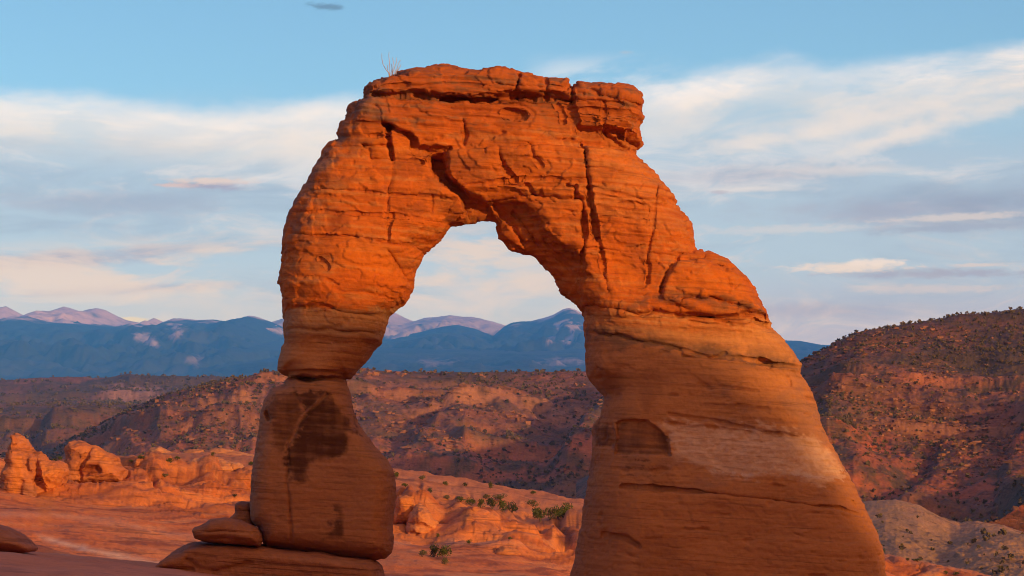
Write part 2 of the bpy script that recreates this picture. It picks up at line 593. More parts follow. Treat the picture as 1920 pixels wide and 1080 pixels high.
# ------------------------------------------------------------------ the natural arch
ARCH = [(681.5, 158), (679, 168), (684, 179), (675, 190), (662.6, 206), (650, 231), (640, 241), (634, 262), (618.5, 269), (602, 286), (600, 299),
        (584, 316), (574.5, 338), (565, 354), (552, 382), (543, 410), (538, 440), (531.7, 480), (526, 510), (523, 533), (528, 560), (535, 580), (534, 600),
        (531.5, 615), (532, 645), (527, 653), (522, 682), (522.5, 698), (530, 703), (541, 706), (535, 719), (511, 729), (497, 750), (491, 776), (488, 802), (481, 839),
        (474, 887), (470.5, 939), (470.5, 969), (474, 979), (487, 991), (492, 1006), (495, 1019), (503, 1027), (547, 1033), (569, 1036), (606, 1040), (650, 1045),
        (702, 1051), (721, 1047), (733.7, 1036), (738.5, 1013), (735.5, 987), (740, 947), (741, 910), (737, 880), (724, 861), (698.5, 832), (674, 798.5), (663, 769),
        (657, 740), (650, 722), (648, 710), (656, 711), (662, 705), (670, 696.7), (685, 680), (700, 658), (715, 643), (718, 630), (725, 613), (731.5, 593), (737, 590), (747, 578),
        (760, 563), (771.7, 543), (774, 530), (778, 516), (787, 493), (792, 475), (797, 472), (817, 461), (833, 445), (845, 426.7), (860, 422), (880, 417.5), (890, 415.5), (896, 411.5), (911, 413.5),
        (927, 418), (932, 426), (935, 440), (943, 456), (957, 472), (979, 480.5), (998, 483.5), (1006, 491), (1026, 511), (1046.6, 535.5), (1063, 556), (1079, 570), (1090, 586), (1097, 617),
        (1099.6, 650), (1099.5, 691), (1100, 702), (1111, 717), (1124, 732), (1133, 745), (1131, 755), (1126, 783), (1118, 791), (1112.6, 802), (1111, 836), (1107, 872), (1099.6, 921),
        (1090, 972), (1083, 1013), (1075.6, 1047), (1068, 1080), (1058, 1130), (1045, 1190), (1030, 1290), (1715, 1290), (1692, 1225), (1668, 1130), (1657, 1073), (1650, 1032), (1642, 1002), (1625.6, 965), (1609, 928), (1588.5, 891),
        (1568, 852), (1549.6, 820), (1538.5, 791), (1527, 754), (1513, 721), (1498, 703), (1501.5, 686), (1487, 662), (1470, 641), (1446, 613), (1449, 607), (1441, 598), (1439, 588), (1429.5, 568),
        (1415, 546), (1399, 519), (1381, 503), (1364, 492.5), (1328, 474), (1303, 467), (1299, 441), (1293, 421), (1278.5, 402), (1268, 383.5), (1270, 376), (1264, 365), (1249, 348), (1230, 330),
        (1212, 309), (1193, 293), (1191, 287), (1194, 281.5), (1178, 277), (1174, 272), (1182, 272.5), (1197, 271), (1204.4, 264), (1201.5, 247), (1201, 235), (1204.5, 222), (1199.5, 212), (1205, 204),
        (1199, 191), (1199, 185), (1186, 177), (1164, 167), (1134, 158.5), (1097, 154), (1076, 152.5), (1073.5, 160), (1071.5, 152), (1065, 146.5), (1027, 140), (982, 135.5), (945, 126.5), (934, 122.5), (897, 126), (860, 124),
        (829, 122.5), (810, 125), (782, 127), (763, 130), (747, 133.5), (732, 137), (713, 144.5), (697, 150)]
Y_ARCH = 100.0
# the cap's upper rim lies on its near edge: bring the traced top down to the depth it is seen at
ARCH = [(x, y + 6.5 * max(0.0, 1 - max(0.0, y - 150) / 130) if y < 280 else y) for x, y in ARCH]

# (polyline, depth, half width px): joints and cracks opened in the west face
CRACKS = [
    ([(700, 176), (715, 174.5), (770, 171), (795, 175), (836, 180), (889, 182), (927, 179), (967, 177), (1027, 180), (1078, 183)], .34, 4.5), ([(1078, 184), (1134, 189), (1165, 192)], .10, 2.5),
    ([(832, 181), (870, 184), (932, 182)], .55, 5), ([(1000, 179), (960, 180)], .3, 4),
    ([(700, 166), (740, 160), (800, 158), (870, 160), (960, 158), (1065, 166)], .10, 3),
    ([(973, 137), (967, 160), (969, 178)], .30, 3.5), ([(1026, 142), (1025, 180)], .16, 3), ([(1073, 150), (1075, 187)], .45, 3.5),
    ([(1110, 168), (1145, 178), (1198, 190)], .22, 4), ([(1095, 203), (1140, 208), (1200, 214)], .12, 3), ([(1085, 222), (1140, 230), (1201, 238)], .10, 3),
    ([(1134, 190), (1132, 240)], .10, 2.5), ([(925, 372), (955, 405), (985, 445)], .25, 6), ([(962, 392), (990, 420), (1012, 455)], .22, 5), ([(1020, 440), (1045, 470), (1070, 500)], .2, 5), ([(948, 207), (982, 211)], .28, 4), ([(1040, 186), (1055, 205), (1057, 226)], .14, 3),
    ([(720, 226), (726, 234), (741, 241), (766, 247), (776, 260), (779, 277), (806, 280), (839, 275)], .40, 4.5),
    ([(727, 236), (729, 262), (732, 297)], .34, 4), ([(697, 251), (727, 256)], .16, 2.5), ([(676, 268), (727, 273)], .16, 2.5), ([(694, 295), (735, 298), (791, 301)], .14, 2.5),
    ([(565, 354), (640, 354), (707, 360), (795, 365), (851, 371)], .12, 2.2), ([(731, 340), (727, 360)], .08, 2), ([(808, 366), (808, 398)], .10, 2), ([(727, 364), (725, 395)], .09, 2.2),
    ([(540, 436), (607, 440), (657, 442), (713, 452), (780, 459)], .13, 2.4), ([(545, 392), (640, 398), (760, 404), (830, 412), (880, 417)], .10, 2.2),
    ([(736, 405), (729, 430), (728, 455)], .13, 2.5), ([(727, 468), (740, 490), (763, 522)], .22, 3.5), ([(598, 487), (608, 492), (617, 500)], .16, 3),
    ([(530, 523), (575, 522), (608, 520), (634, 533)], .10, 3), ([(640, 547), (712, 549)], .06, 2), ([(534, 577), (610, 574), (640, 584), (720, 588), (737, 590)], .20, 3.5),
    ([(531, 616), (548, 614), (578, 618), (680, 620), (718, 628)], .12, 3), ([(622, 642), (716, 640)], .05, 2),
    ([(541, 707), (556, 706), (575, 709), (640, 708), (660, 706)], .55, 4), ([(562, 706), (580, 707)], .5, 6),
    ([(1091, 268), (1094, 280), (1099, 302), (1101, 332), (1105, 354), (1111, 387), (1116, 413), (1122, 446)], .34, 2.5),
    ([(1122, 446), (1130, 480), (1133, 511), (1145, 545)], .16, 3),
    ([(1066, 345), (1078, 347), (1079, 369), (1090, 372), (1096, 400), (1097, 450), (1090, 480), (1094, 520)], .32, 3.5),
    ([(936, 280), (938, 295), (952, 322), (964, 334)], .20, 4), ([(991, 268), (998, 290), (1016, 308)], .14, 4), ([(866, 222), (872, 245), (868, 268)], .14, 3.5),
    ([(862, 347), (900, 341), (950, 337), (1000, 333), (1060, 337), (1100, 330)], .12, 2.5), ([(914, 376), (980, 364), (1040, 366), (1092, 372)], .14, 2.5), ([(860, 277), (940, 278), (1010, 276)], .09, 2.2), ([(988, 343), (1001, 365)], .16, 3),
    ([(1020, 245), (1045, 256), (1075, 258)], .12, 3), ([(1105, 352), (1180, 366), (1250, 384)], .07, 3), ([(1100, 312), (1150, 318), (1225, 335)], .07, 3),
    ([(1235, 340), (1228, 400), (1222, 440), (1216, 470), (1214, 530)], .12, 3), ([(1190, 293), (1215, 325), (1240, 340), (1268, 384)], .12, 3), ([(1130, 411), (1230, 415)], .05, 2.5),
    ([(1100, 462), (1160, 468), (1218, 472), (1270, 478)], .08, 2.2),
    ([(1303, 469), (1275, 473), (1272, 485), (1325, 480), (1340, 490), (1375, 500)], .22, 3.5), ([(1272, 487), (1250, 512), (1240, 545)], .22, 4),
    ([(1362, 520), (1378, 540), (1390, 530)], .12, 4), ([(1280, 560), (1330, 556), (1390, 574), (1436, 588)], .26, 5),
    ([(1104, 566), (1152, 577), (1200, 590), (1226, 584), (1260, 592), (1300, 588), (1342, 594), (1400, 592), (1446, 606)], .30, 4.5), ([(1270, 594), (1335, 592)], .35, 4), ([(1392, 585), (1436, 590)], .4, 5),
    ([(1112, 621), (1160, 628), (1210, 641), (1275, 654), (1332, 670), (1390, 668), (1425, 676), (1460, 683), (1501, 688)], .18, 3.5), ([(1275, 654), (1280, 668), (1330, 672), (1362, 662)], .12, 3), ([(1425, 674), (1460, 684), (1505, 685)], .3, 4),
    ([(1102, 700), (1118, 706), (1129, 706)], .5, 5), ([(1108, 722), (1135, 740), (1160, 742)], .14, 5),
    ([(1163, 911), (1200, 914), (1257, 917), (1316, 924), (1412, 934), (1501, 945), (1568, 952), (1624, 967)], .17, 2.4), ([(1600, 940), (1620, 962)], .15, 3),
    ([(1131, 1004), (1160, 1005), (1176, 1009), (1196, 1024)], .22, 4), ([(1255, 776), (1390, 800), (1445, 812), (1500, 822)], .10, 3), ([(1380, 760), (1440, 768)], .06, 3), ([(1310, 720), (1420, 734)], .05, 3),
    ([(1515, 725), (1528, 762), (1540, 800)], .2, 3.5), ([(1481, 707), (1484, 720)], .12, 3),
    ([(612, 738), (594, 756), (577, 769), (561, 787), (554, 810), (536, 836), (539, 866), (537, 902), (543, 962), (545, 1030)], .10, 2.6), ([(545, 725), (566, 762), (570, 772)], .06, 2.5), ([(498, 776), (502, 783)], .4, 4.5),
]
# (polygon, offset towards the viewer in m, edge softness px)
SLABS = [
    ([(660, 100), (1078, 100), (1078, 182), (967, 176), (889, 181), (836, 178), (795, 173), (715, 173), (670, 180)], .28, 6),
    ([(1072, 100), (1240, 100), (1240, 280), (1196, 276), (1150, 258), (1134, 238), (1084, 228), (1074, 186)], .26, 7),
    ([(1134, 233), (1169, 240), (1172, 254), (1150, 259), (1136, 248)], -.75, 4),
    ([(1084, 233), (1134, 240), (1180, 272), (1150, 277), (1094, 270)], -.35, 8),
    ([(640, 225), (720, 224), (741, 240), (767, 246), (777, 260), (780, 276), (839, 275), (839, 205), (700, 180), (640, 200)], .14, 14),
    ([(807, 285), (832, 281), (837, 317), (849, 335), (863, 345), (872, 352), (886, 361), (906, 366), (914, 376), (910, 386), (928, 418), (896, 408), (882, 416), (873, 394), (866, 371), (854, 357), (831, 341), (812, 314)], -1.35, 5),
    ([(916, 374), (934, 422), (964, 449), (988, 468), (1000, 487), (979, 484), (955, 478), (938, 458), (926, 430), (908, 386)], -1.1, 5),
    ([(838, 278), (1000, 276), (1094, 270), (1108, 372), (900, 348), (870, 352), (850, 340), (839, 313)], .18, 10),
    ([(1100, 272), (1150, 277), (1200, 290), (1300, 420), (1310, 560), (1150, 560), (1128, 470), (1112, 385)], .301, 5),
    ([(1255, 500), (1276, 482), (1380, 480), (1460, 600), (1340, 590), (1240, 560)], .18, 12),
    ([(918, 372), (950, 374), (982, 380), (1011, 406), (1020, 428), (1050, 450), (1084, 476), (1093, 530), (1096, 580), (1085, 600), (900, 420)], -.40, 9),
    ([(922, 376), (980, 384), (1006, 410), (1016, 432), (1046, 456), (1078, 482), (1090, 536), (1094, 580), (1085, 600), (900, 420)], -.65, 60),
    ([(1085, 590), (1250, 595), (1460, 610), (1560, 690), (1400, 672), (1240, 648), (1090, 622)], -.14, 10),
    ([(1155, 795), (1168, 787), (1212, 791), (1238, 810), (1253, 828), (1255, 854), (1227, 856), (1153, 852)], -.26, 4),
    ([(1240, 790), (1330, 802), (1470, 810), (1560, 850), (1575, 895), (1500, 892), (1400, 890), (1310, 866), (1262, 850)], -.07, 5),
    ([(1114, 798), (1131, 791), (1151, 795), (1153, 828), (1142, 840), (1118, 836)], -.24, 4),
    ([(1095, 650), (1130, 660), (1150, 700), (1120, 722), (1090, 715)], .25, 25),
    ([(741, 300), (800, 302), (850, 370), (735, 362)], .08, 10), ([(560, 300), (690, 300), (725, 362), (565, 352)], .07, 14),
    ([(732, 405), (800, 404), (780, 458), (728, 452)], .08, 6), ([(727, 468), (763, 520), (760, 560), (800, 470)], -.14, 8),
    ([(520, 523), (610, 520), (640, 560), (620, 580), (520, 580)], .10, 14), ([(1190, 420), (1215, 475), (1205, 540), (1150, 520), (1130, 440)], -.07, 18),
    ([(616, 738), (650, 735), (662, 790), (655, 810), (600, 800), (575, 775)], -.05, 6),
]


def arch_relief(px, py):
    wx = px + 3.5 * fbm(px * .02, py * .02, 1.0, 3) ; wy = py + 3.0 * fbm(px * .02, py * .02, 7.0, 3)
    r = np.zeros(px.shape, np.float32)
    for poly, h, w in SLABS:
        s = psd(wx, wy, poly)
        k = h * sst(s, -w * .5, w * .5)
        if h == .301:                                        # this block's edge dies out downwards
            k = k * (1 - sst(py, 360, 470)) * (1 - sst(px, 1150, 1270))
        r += k
    for pl, d, w in CRACKS:
        s = pdist(wx, wy, pl)
        var = 0.75 + 0.6 * pn(px * .035, py * .035, len(pl) * 1.7)
        r -= 1.25 * d * np.clip(var, .2, 1.3) * np.exp(-np.abs(s / w) ** 3)
    # broad swellings
    r += 0.22 * fbm(px * .0075, py * .0075, 3.0, 2) * sst(py, 150, 260) * (1 - 0.6 * sst(py, 620, 720))
    r += 0.55 * np.exp(-((px - 640) / 120) ** 2 - ((py - 480) / 100) ** 2)
    # the sloping buttress leans out towards the bottom
    return np.maximum(r, -1.25)


def arch_R(px, py):
    r = 0.55 + 0.80 * sst(py, 175, 300)
    r = r + 0.9 * sst(px, 1150, 1300) * sst(py, 520, 760)
    left = (px < 800) & (py > 560)
    return np.where(left, np.where(py > 706, .72, 1.0), r)


def arch_T(px, py):
    t = np.full(px.shape, 1.75)
    t += 1.5 * sst(px, 1060, 1200) * np.clip((py - 480) / 700, 0, 1.2)
    t -= 0.25 * ((px < 800) & (py > 690) & (py < 722))
    return t


def arch_colour(v, px, py):
    x, y, z = v.T
    n1 = fbm(x * .45, y * .45, z * .9, 4, seed=3)
    n2 = fbm(x * 1.7, y * 1.7, z * 3.2, 4, seed=8)
    n3 = fbm(x * 5, y * 5, z * 9, 3, seed=12)
    lm = fbm(x * .35, y * .35, (z + .07 * x) * 7, 3, seed=15)
    vs = fbm(x * 2.6, y * 2.6, z * .35, 4, seed=18)
    wx = px + 16 * fbm(x * .7, y * .7, z * .7, 3, seed=21) + 7 * n3
    wy = py + 12 * fbm(x * .7, y * .7, z * .7, 3, seed=31) + 6 * n3
    c = np.tile(ORANGE, (len(v), 1))
    c = lay(c, .45 * sst(n1, -.1, .6), (0.43, 0.085, 0.009))
    c = lay(c, .62 * sst(lm + .5 * n2 + .3 * n3, .0, .8), TAN)
    c = lay(c, .60 * sst(-n1 + .7 * n2, .1, .8), (0.32, 0.098, 0.026))
    c = lay(c, .45 * sst(-lm + .4 * n3, .2, .8), REDB)
    # caprock: redder, with dark desert varnish in streaks
    cap = sst(-wy, -262, -190)
    c = lay(c, cap * .55, (0.34, 0.088, 0.026))
    c = lay(c, cap * .75 * sst(lm + n2 * .6 + .4 * n3, .0, .7), VARN)
    c = lay(c, .6 * sst(n2 + .4 * n1, .35, .95) * sst(-wy, -420, -240), VARN)
    lf = (px < 860)
    # grey weathered skin along the outer shoulders
    sh = np.exp(-(pdist(wx, wy, [(690, 185), (640, 250), (600, 300), (560, 375), (540, 440)]) / 34) ** 2)
    c = lay(c, sh * .75 * sst(n2 + n1 * .5, -.45, .4), (0.24, 0.125, 0.075))
    for poly in ([(580, 318), (660, 325), (690, 332), (640, 338)], [(665, 352), (735, 345), (725, 360), (680, 362)], [(745, 300), (790, 296), (800, 330), (760, 340)], [(798, 335), (850, 340), (840, 352), (800, 350)], [(530, 390), (575, 382), (570, 420), (540, 430)], [(745, 378), (800, 372), (800, 395), (742, 400)]):
        c = lay(c, .5 * sst(psd(wx, wy, poly), -4, 6), (0.24, 0.062, 0.020))
    # darker patches by the crown of the opening
    for poly in ([(838, 280), (905, 300), (935, 330), (900, 345), (852, 338)], [(1180, 430), (1212, 470), (1205, 520), (1165, 500)], [(1222, 395), (1275, 400), (1290, 440), (1230, 425)], [(880, 235), (905, 250), (890, 275), (868, 262)], [(905, 375), (945, 400), (960, 440), (930, 430)], [(620, 388), (655, 392), (650, 430), (600, 425)]):
        c = lay(c, .45 * sst(psd(wx, wy, poly), -8, 12), (0.25, 0.065, 0.022))
    # bright clean breaks
    for poly in ([(680, 245), (725, 245), (728, 295), (690, 292)], [(740, 258), (790, 262), (800, 300), (735, 298)], [(640, 420), (760, 470), (750, 530), (640, 510)], [(1250, 520), (1370, 500), (1420, 560), (1300, 556)], [(1130, 470), (1180, 480), (1190, 540), (1140, 530)]):
        c = lay(c, .5 * sst(psd(wx, wy, poly), -10, 20), (0.54, 0.135, 0.012))
    c = lay(c, .42 * sst(px, 940, 1060) * sst(-py, -470, -380) * sst(py, 200, 260) * (.5 + lm + .4 * n3), (0.53, 0.185, 0.050))
    blkR = sst(psd(wx, wy, [(1100, 275), (1160, 285), (1200, 300), (1290, 420), (1290, 440), (1135, 425), (1112, 385)]), -8, 20)
    c = lay(c, blkR * (.30 + .4 * lm), (0.52, 0.19, 0.055))
    # left leg: pale layer, brown layer, block
    L = lf * sst(wy, 572, 588)
    c = lay(c, L, BROWN)
    c = lay(c, lf * sst(wy, 572, 586) * sst(-wy, -648, -628) * (.40 + .7 * sst(lm + .5 * n3, -.4, .6)), (0.38, 0.18, 0.075))
    c = lay(c, lf * .6 * sst(wy, 640, 650) * sst(-wy, -706, -700), (0.46, 0.20, 0.075))  # lightened in place of sunlight reaching lower on this leg
    c = lay(c, lf * sst(wy, 700, 712), (0.34, 0.138, 0.056))
    blk = lf & (py > 706)
    c = lay(c, blk * .5 * sst(lm, .1, .8), (0.25, 0.085, 0.03))
    c = lay(c, blk * sst(wy, 850, 950) * .55, (0.30, 0.098, 0.032))
    for poly, a in (([(556, 735), (612, 736), (640, 752), (662, 790), (668, 812), (650, 815), (653, 850), (612, 872), (585, 873), (540, 905), (530, 860), (545, 830), (560, 790), (575, 770)], .72),
                    ([(520, 735), (560, 735), (566, 775), (548, 820), (520, 850), (500, 830), (510, 770)], .48), ([(548, 880), (585, 878), (585, 900), (552, 902)], .6), ([(596, 770), (640, 762), (662, 792), (640, 800), (604, 800)], .3),
                    ([(628, 944), (642, 946), (643, 1010), (605, 1012), (612, 985), (625, 975)], .62), ([(608, 985), (641, 980), (641, 1012), (606, 1010)], .3)):
        c = lay(c, a * 1.35 * (.88 + .5 * lm + .35 * vs) * sst(psd(wx, wy, poly) + 6 * n2 + 4 * vs + 4 * n3, -5, 7), (0.088, 0.030, 0.011))
    vein = pdist(px + 3 * n2, py, [(612, 738), (594, 756), (577, 769), (561, 787), (554, 810), (536, 836), (539, 866), (537, 902), (543, 962), (545, 1030)])
    c = lay(c, blk * .8 * np.exp(-(vein / 3.0) ** 2) * sst(-wy, -880, -800), (0.42, 0.20, 0.10))
    # buttress
    B = (px > 1000)
    c = lay(c, B * sst(wy, 606, 630), (0.41, 0.158, 0.052))
    c = lay(c, B * sst(wy - .05 * (px - 1250), 583, 598) * sst(-(wy - .14 * (px - 1100)), -632, -612) * (.42 + .6 * sst(lm + .5 * n3, -.4, .6)), (0.50, 0.21, 0.065))
    band = B * np.exp(-((wy - (628 + (px - 1100) * .135)) / 17) ** 2)
    c = lay(c, band * .85 * sst(n2 + .5 * n1, -.45, .15), (0.17, 0.088, 0.048))
    c = lay(c, B * .7 * np.exp(-(pdist(wx, wy, [(1180, 578), (1260, 560), (1330, 560), (1400, 575), (1440, 590)]) / 11) ** 2) * sst(n2, -.3, .2), VARN * .9)
    c = lay(c, B * .5 * sst(lm, .1, .7) * sst(wy, 650, 700), (0.24, 0.075, 0.026))
    c = lay(c, B * .55 * sst(n1 - .4 * n2, .05, .55) * sst(wy, 680, 740) * sst(-wy, -1000, -900), (0.25, 0.12, 0.07))
    low = B * sst(wy, 880, 960)
    c = lay(c, low * .7, (0.34, 0.118, 0.038))
    pale = [(1235, 788), (1280, 790), (1330, 800), (1395, 800), (1470, 808), (1525, 820), (1560, 848), (1586, 888), (1570, 900), (1530, 905), (1500, 893), (1470, 890), (1440, 880), (1400, 892), (1372, 880), (1345, 880), (1310, 868), (1262, 852), (1258, 825)]
    pw = sst(psd(px + 14 * n2 + 10 * n3, py + 12 * n2 + 11 * n3 + 7 * lm, pale), -7, 7)
    c = lay(c, pw * .88 * (.62 + .45 * sst(n3 + n2 + .6 * lm, -.6, .4)), (0.56, 0.325, 0.19))
    c = lay(c, pw * .35 * sst(n1 + n2, .1, .8), (0.34, 0.15, 0.07))
    fr = pdist(wx, wy, [(1335, 880), (1375, 882), (1405, 890), (1440, 880), (1480, 884), (1520, 900)])
    c = lay(c, .7 * np.exp(-(fr / 8) ** 2) * sst(n3 + .6 * n2, -.1, .35), (0.52, 0.34, 0.23))
    for poly, a in (([(1155, 795), (1168, 787), (1212, 791), (1238, 810), (1253, 828), (1255, 854), (1227, 854), (1153, 850)], .72), ([(1114, 798), (1131, 791), (1151, 795), (1153, 828), (1142, 840), (1118, 836)], .66),
                    ([(1170, 855), (1225, 858), (1220, 880), (1180, 885)], .22), ([(1225, 860), (1265, 870), (1270, 920), (1220, 925)], .22)):
        c = lay(c, a * (.85 + .5 * vs + .3 * lm) * sst(psd(px + 4 * n3, py + 6 * n2 + 4 * n3 + 8 * vs, poly), -4, 7), (0.10, 0.036, 0.015))
    for poly, a in (([(1195, 690), (1240, 690), (1245, 740), (1220, 780), (1195, 760)], .35), ([(1120, 660), (1160, 670), (1165, 740), (1130, 735)], .3), ([(1205, 985), (1250, 1010), (1280, 1060), (1400, 1090), (1200, 1090)], .4), ([(1230, 950), (1285, 955), (1270, 985)], .3), ([(1370, 750), (1430, 745), (1420, 770), (1375, 770)], .3)):
        c = lay(c, a * sst(psd(wx, wy, poly), -8, 10), (0.19, 0.065, 0.025))
    c = lay(c, .3 * B * sst(n3, .3, .6) * sst(n1, -.1, .4) * np.exp(-((px - 1195) / 45) ** 2 - ((py - 875) / 22) ** 2) * 3, DARK)
    return c


def build_arch():
    v, f = sculpt(ARCH, Y_ARCH, 2.1, step=0.034, ystep=0.065, relief=arch_relief, Rmap=arch_R, Tmap=arch_T)
    n = vnormals(v, f)
    px, py = proj(v)
    x, y, z = v.T
    hi = sst(-py, -330, -190)                    # rough layered top
    mid = sst(-py, -640, -560)
    blk = ((px < 800) & (py > 700)).astype(float)
    st = strata(x, y, z, .06)
    smo = 1 - .62 * mid * (1 - hi) * sst(-px, -900, -780)           # the left limb breaks along smooth faces
    ledge = (.024 + .080 * hi + .012 * mid - .012 * blk) * smo
    d = ledge * st
    d += (.05 + .04 * mid - .02 * blk) * fbm(x * .8, y * .8, z * .8, 3, seed=40)
    # planar facets: sharp-edged breaks
    fa = fbm(x * .5, y * .5, z * .8, 2, seed=44)
    d += (.10 * mid + .01) * np.round(fa * 2.4 + .35 * fbm(x * 3, y * 3, z * 3, 2, seed=45)) / 2.0
    zz = z + .06 * x + .12 * pn(x * .3, y * .3, z * .3, 55)
    lam = pn(x * .45, y * .45, zz * 7, 56) + .6 * pn(x * .8, y * .8, zz * 15, 57)
    d += (.010 + .020 * hi + .010 * mid) * smo * np.tanh(lam * 4)
    d += (.012 + .014 * mid) * fbm(x * 4, y * 4, z * 7, 3, seed=50)
    # small pits and flaked hollows
    pit = pn(x * 1.6, y * 1.6, (z + .06 * x) * 4.2, 58)
    d -= .09 * sst(pit, .36, .50) * (.35 + .65 * mid) * smo
    bt = ((px > 1000) & (py > 600)).astype(float)
    d += bt * (.010 * st + .018 * np.round(fa * 2.6 + .4 * fbm(x * 3, y * 3, z * 3, 2, seed=46)) + .014 * fbm(x * 5, y * 5, z * 9, 3, seed=47) - .05 * sst(pit, .30, .44))
    d += blk * .014 * fbm(x * 5, y * 5, z * 8, 3, seed=48)
    d *= 1 - .5 * np.exp(-((px - 1200) / 90) ** 2 - ((py - 720) / 90) ** 2)
    v = v + n * d[:, None]
    px, py = proj(v)
    col = arch_colour(v, px, py)
    root = empty("natural_arch", (0.5, Y_ARCH, -3.0), "freestanding orange sandstone arch with a flat overhanging caprock and two unequal legs", "rock arch")
    fp = px[f].mean(1), py[f].mean(1)
    capline = np.interp(fp[0], [660, 715, 770, 836, 889, 967, 1075, 1134, 1199], [180, 174, 171, 180, 182, 177, 183, 189, 196])
    lip = np.interp(fp[0], [1000, 1104, 1152, 1226, 1300, 1400, 1460], [560, 566, 577, 586, 590, 593, 608])
    ped = (fp[0] < 860) & (fp[1] > 707)
    but = (fp[0] > 980) & (fp[1] > lip)
    cap = fp[1] < capline
    for nm, mk, lb in (("caprock", cap, "flat layered slab cracked into blocks along the top"), ("pedestal", ped, "smooth brown block with dark patina and a pale vein"),
                       ("buttress", but, "broad brown foot with a pale band and dark stains"), ("span", ~(cap | ped | but), None)):
        vv, ff, aa = compact(v, f[mk], {'tint': col})
        o = mesh_obj(nm, vv, ff, MAT_ARCH, root, loc=tuple(vv.mean(0)), attrs=aa)
        if lb:
            o['label'] = lb


build_arch()

# ------------------------------------------------------------------ terrain sheets
def sheet(lines, px0, px1, ncol, nrow, jitter=True):
    """grid between traced profile lines [(Y, polyline of (px, py))...]; returns X, Y, Z arrays (rows, cols) and u, row parameter"""
    u = np.linspace(px0, px1, ncol)
    Ys = np.array([l[0] for l in lines], float)
    pys = np.stack([np.interp(u, *zip(*l[1])) for l in lines])            # lines x cols
    Zl = (HZ - pys) / F * Ys[:, None]
    w = np.maximum(np.median(np.abs(np.diff(pys, axis=0)), axis=1), 14)
    t = np.concatenate([[0], np.cumsum(w)]); t /= t[-1]
    tt = np.linspace(0, 1, nrow)
    # monotone cubic through the lines
    def pchip(tk, yk, q):
        h = np.diff(tk)[:, None]; dl = np.diff(yk, axis=0) / h
        m = np.zeros_like(yk)
        m[1:-1] = np.where(dl[:-1] * dl[1:] > 0, 2 * dl[:-1] * dl[1:] / (dl[:-1] + dl[1:] + 1e-12), 0)
        m[0] = dl[0]; m[-1] = dl[-1]
        i = np.clip(np.searchsorted(tk, q, side='right') - 1, 0, len(tk) - 2)
        s = ((q - tk[i]) / (tk[i + 1] - tk[i]))[:, None]; H = (tk[i + 1] - tk[i])[:, None]
        return (yk[i] * (1 + 2 * s) * (1 - s) ** 2 + m[i] * H * s * (1 - s) ** 2 + yk[i + 1] * s * s * (3 - 2 * s) + m[i + 1] * H * s * s * (s - 1))
    Yr = pchip(t, Ys[:, None], tt)[:, 0]
    Z = pchip(t, Zl, tt)
    X = (u[None, :] - 960) / F * Yr[:, None]
    return X, np.repeat(Yr[:, None], ncol, 1), Z


def grid_faces(nr, nc):
    a = np.arange(nr * nc).reshape(nr, nc)
    return np.stack([a[:-1, :-1], a[:-1, 1:], a[1:, 1:], a[1:, :-1]], -1).reshape(-1, 4)


class Land:
    """a terrain sheet that can be asked for its height"""
    def __init__(self, name, v, nr, nc, mat, col):
        self.v, self.nr, self.nc = v, nr, nc
        self.col = col
        self.f = grid_faces(nr, nc)
        self.o = mesh_obj(name, v, self.f, mat, attrs={'tint': col})
        structure(self.o)
        self.V = v.reshape(nr, nc, 3)

    def at(self, px, py):
        """the visible point of the sheet nearest to this photograph pixel"""
        q = self.V.reshape(-1, 3)
        if not hasattr(self, 'pp'):
            self.pp = proj(q)
        d = (self.pp[0] - px) ** 2 + (self.pp[1] - py) ** 2
        k = np.argwhere(d < max(d.min() * 1.5, 5.0)).ravel()
        return q[k[np.argmin(q[k, 1])]]


# near sandstone floor of the bowl, in the shade
def build_ground():
    nx, ny = 420, 260
    ys = np.concatenate([np.linspace(-130, 40, 50), np.linspace(40.6, 108.2, 190), np.linspace(108.5, 116, 20)])
    xs = np.concatenate([np.linspace(-150, -24, 40), np.linspace(-23.5, 22, 330), np.linspace(23, 150, 50)])
    X, Yg = np.meshgrid(xs, ys)
    edge = 105.5 + 1.2 * fbm(X * .2, 0 * X, 0.5, 3, seed=60)
    tilt = -0.11 * np.clip(X, -19, 40) * sst(Yg, 20, 80)
    z = -1.75 + tilt * 1.0 + (Yg - 20) / 85 * -0.55 * sst(Yg, 20, 105)
    z = np.clip(z, -8, 3)
    z += .10 * fbm(X * .12, Yg * .12, 2.0, 4, seed=61) + .03 * strata(X, Yg * .3, z * 6, 0, 1, 62)
    z -= 5.5 * sst(Yg, edge - .5, edge + 5.5)
    v = np.stack([X, Yg, z], -1).reshape(-1, 3)
    n1 = fbm(v[:, 0] * .3, v[:, 1] * .08, 0, 4, seed=63)
    c = np.tile(np.array((0.50, 0.165, 0.058)), (len(v), 1))
    c = lay(c, .5 * sst(n1, -.2, .7), (0.52, 0.20, 0.10))
    c = lay(c, .35 * sst(fbm(v[:, 0] * 1.5, v[:, 1] * .4, 0, 3, seed=64), .1, .7), (0.22, 0.08, 0.045))
    o = mesh_obj("ground", v, grid_faces(len(ys), len(xs)), MAT_ROCK, attrs={'tint': c})
    structure(o)


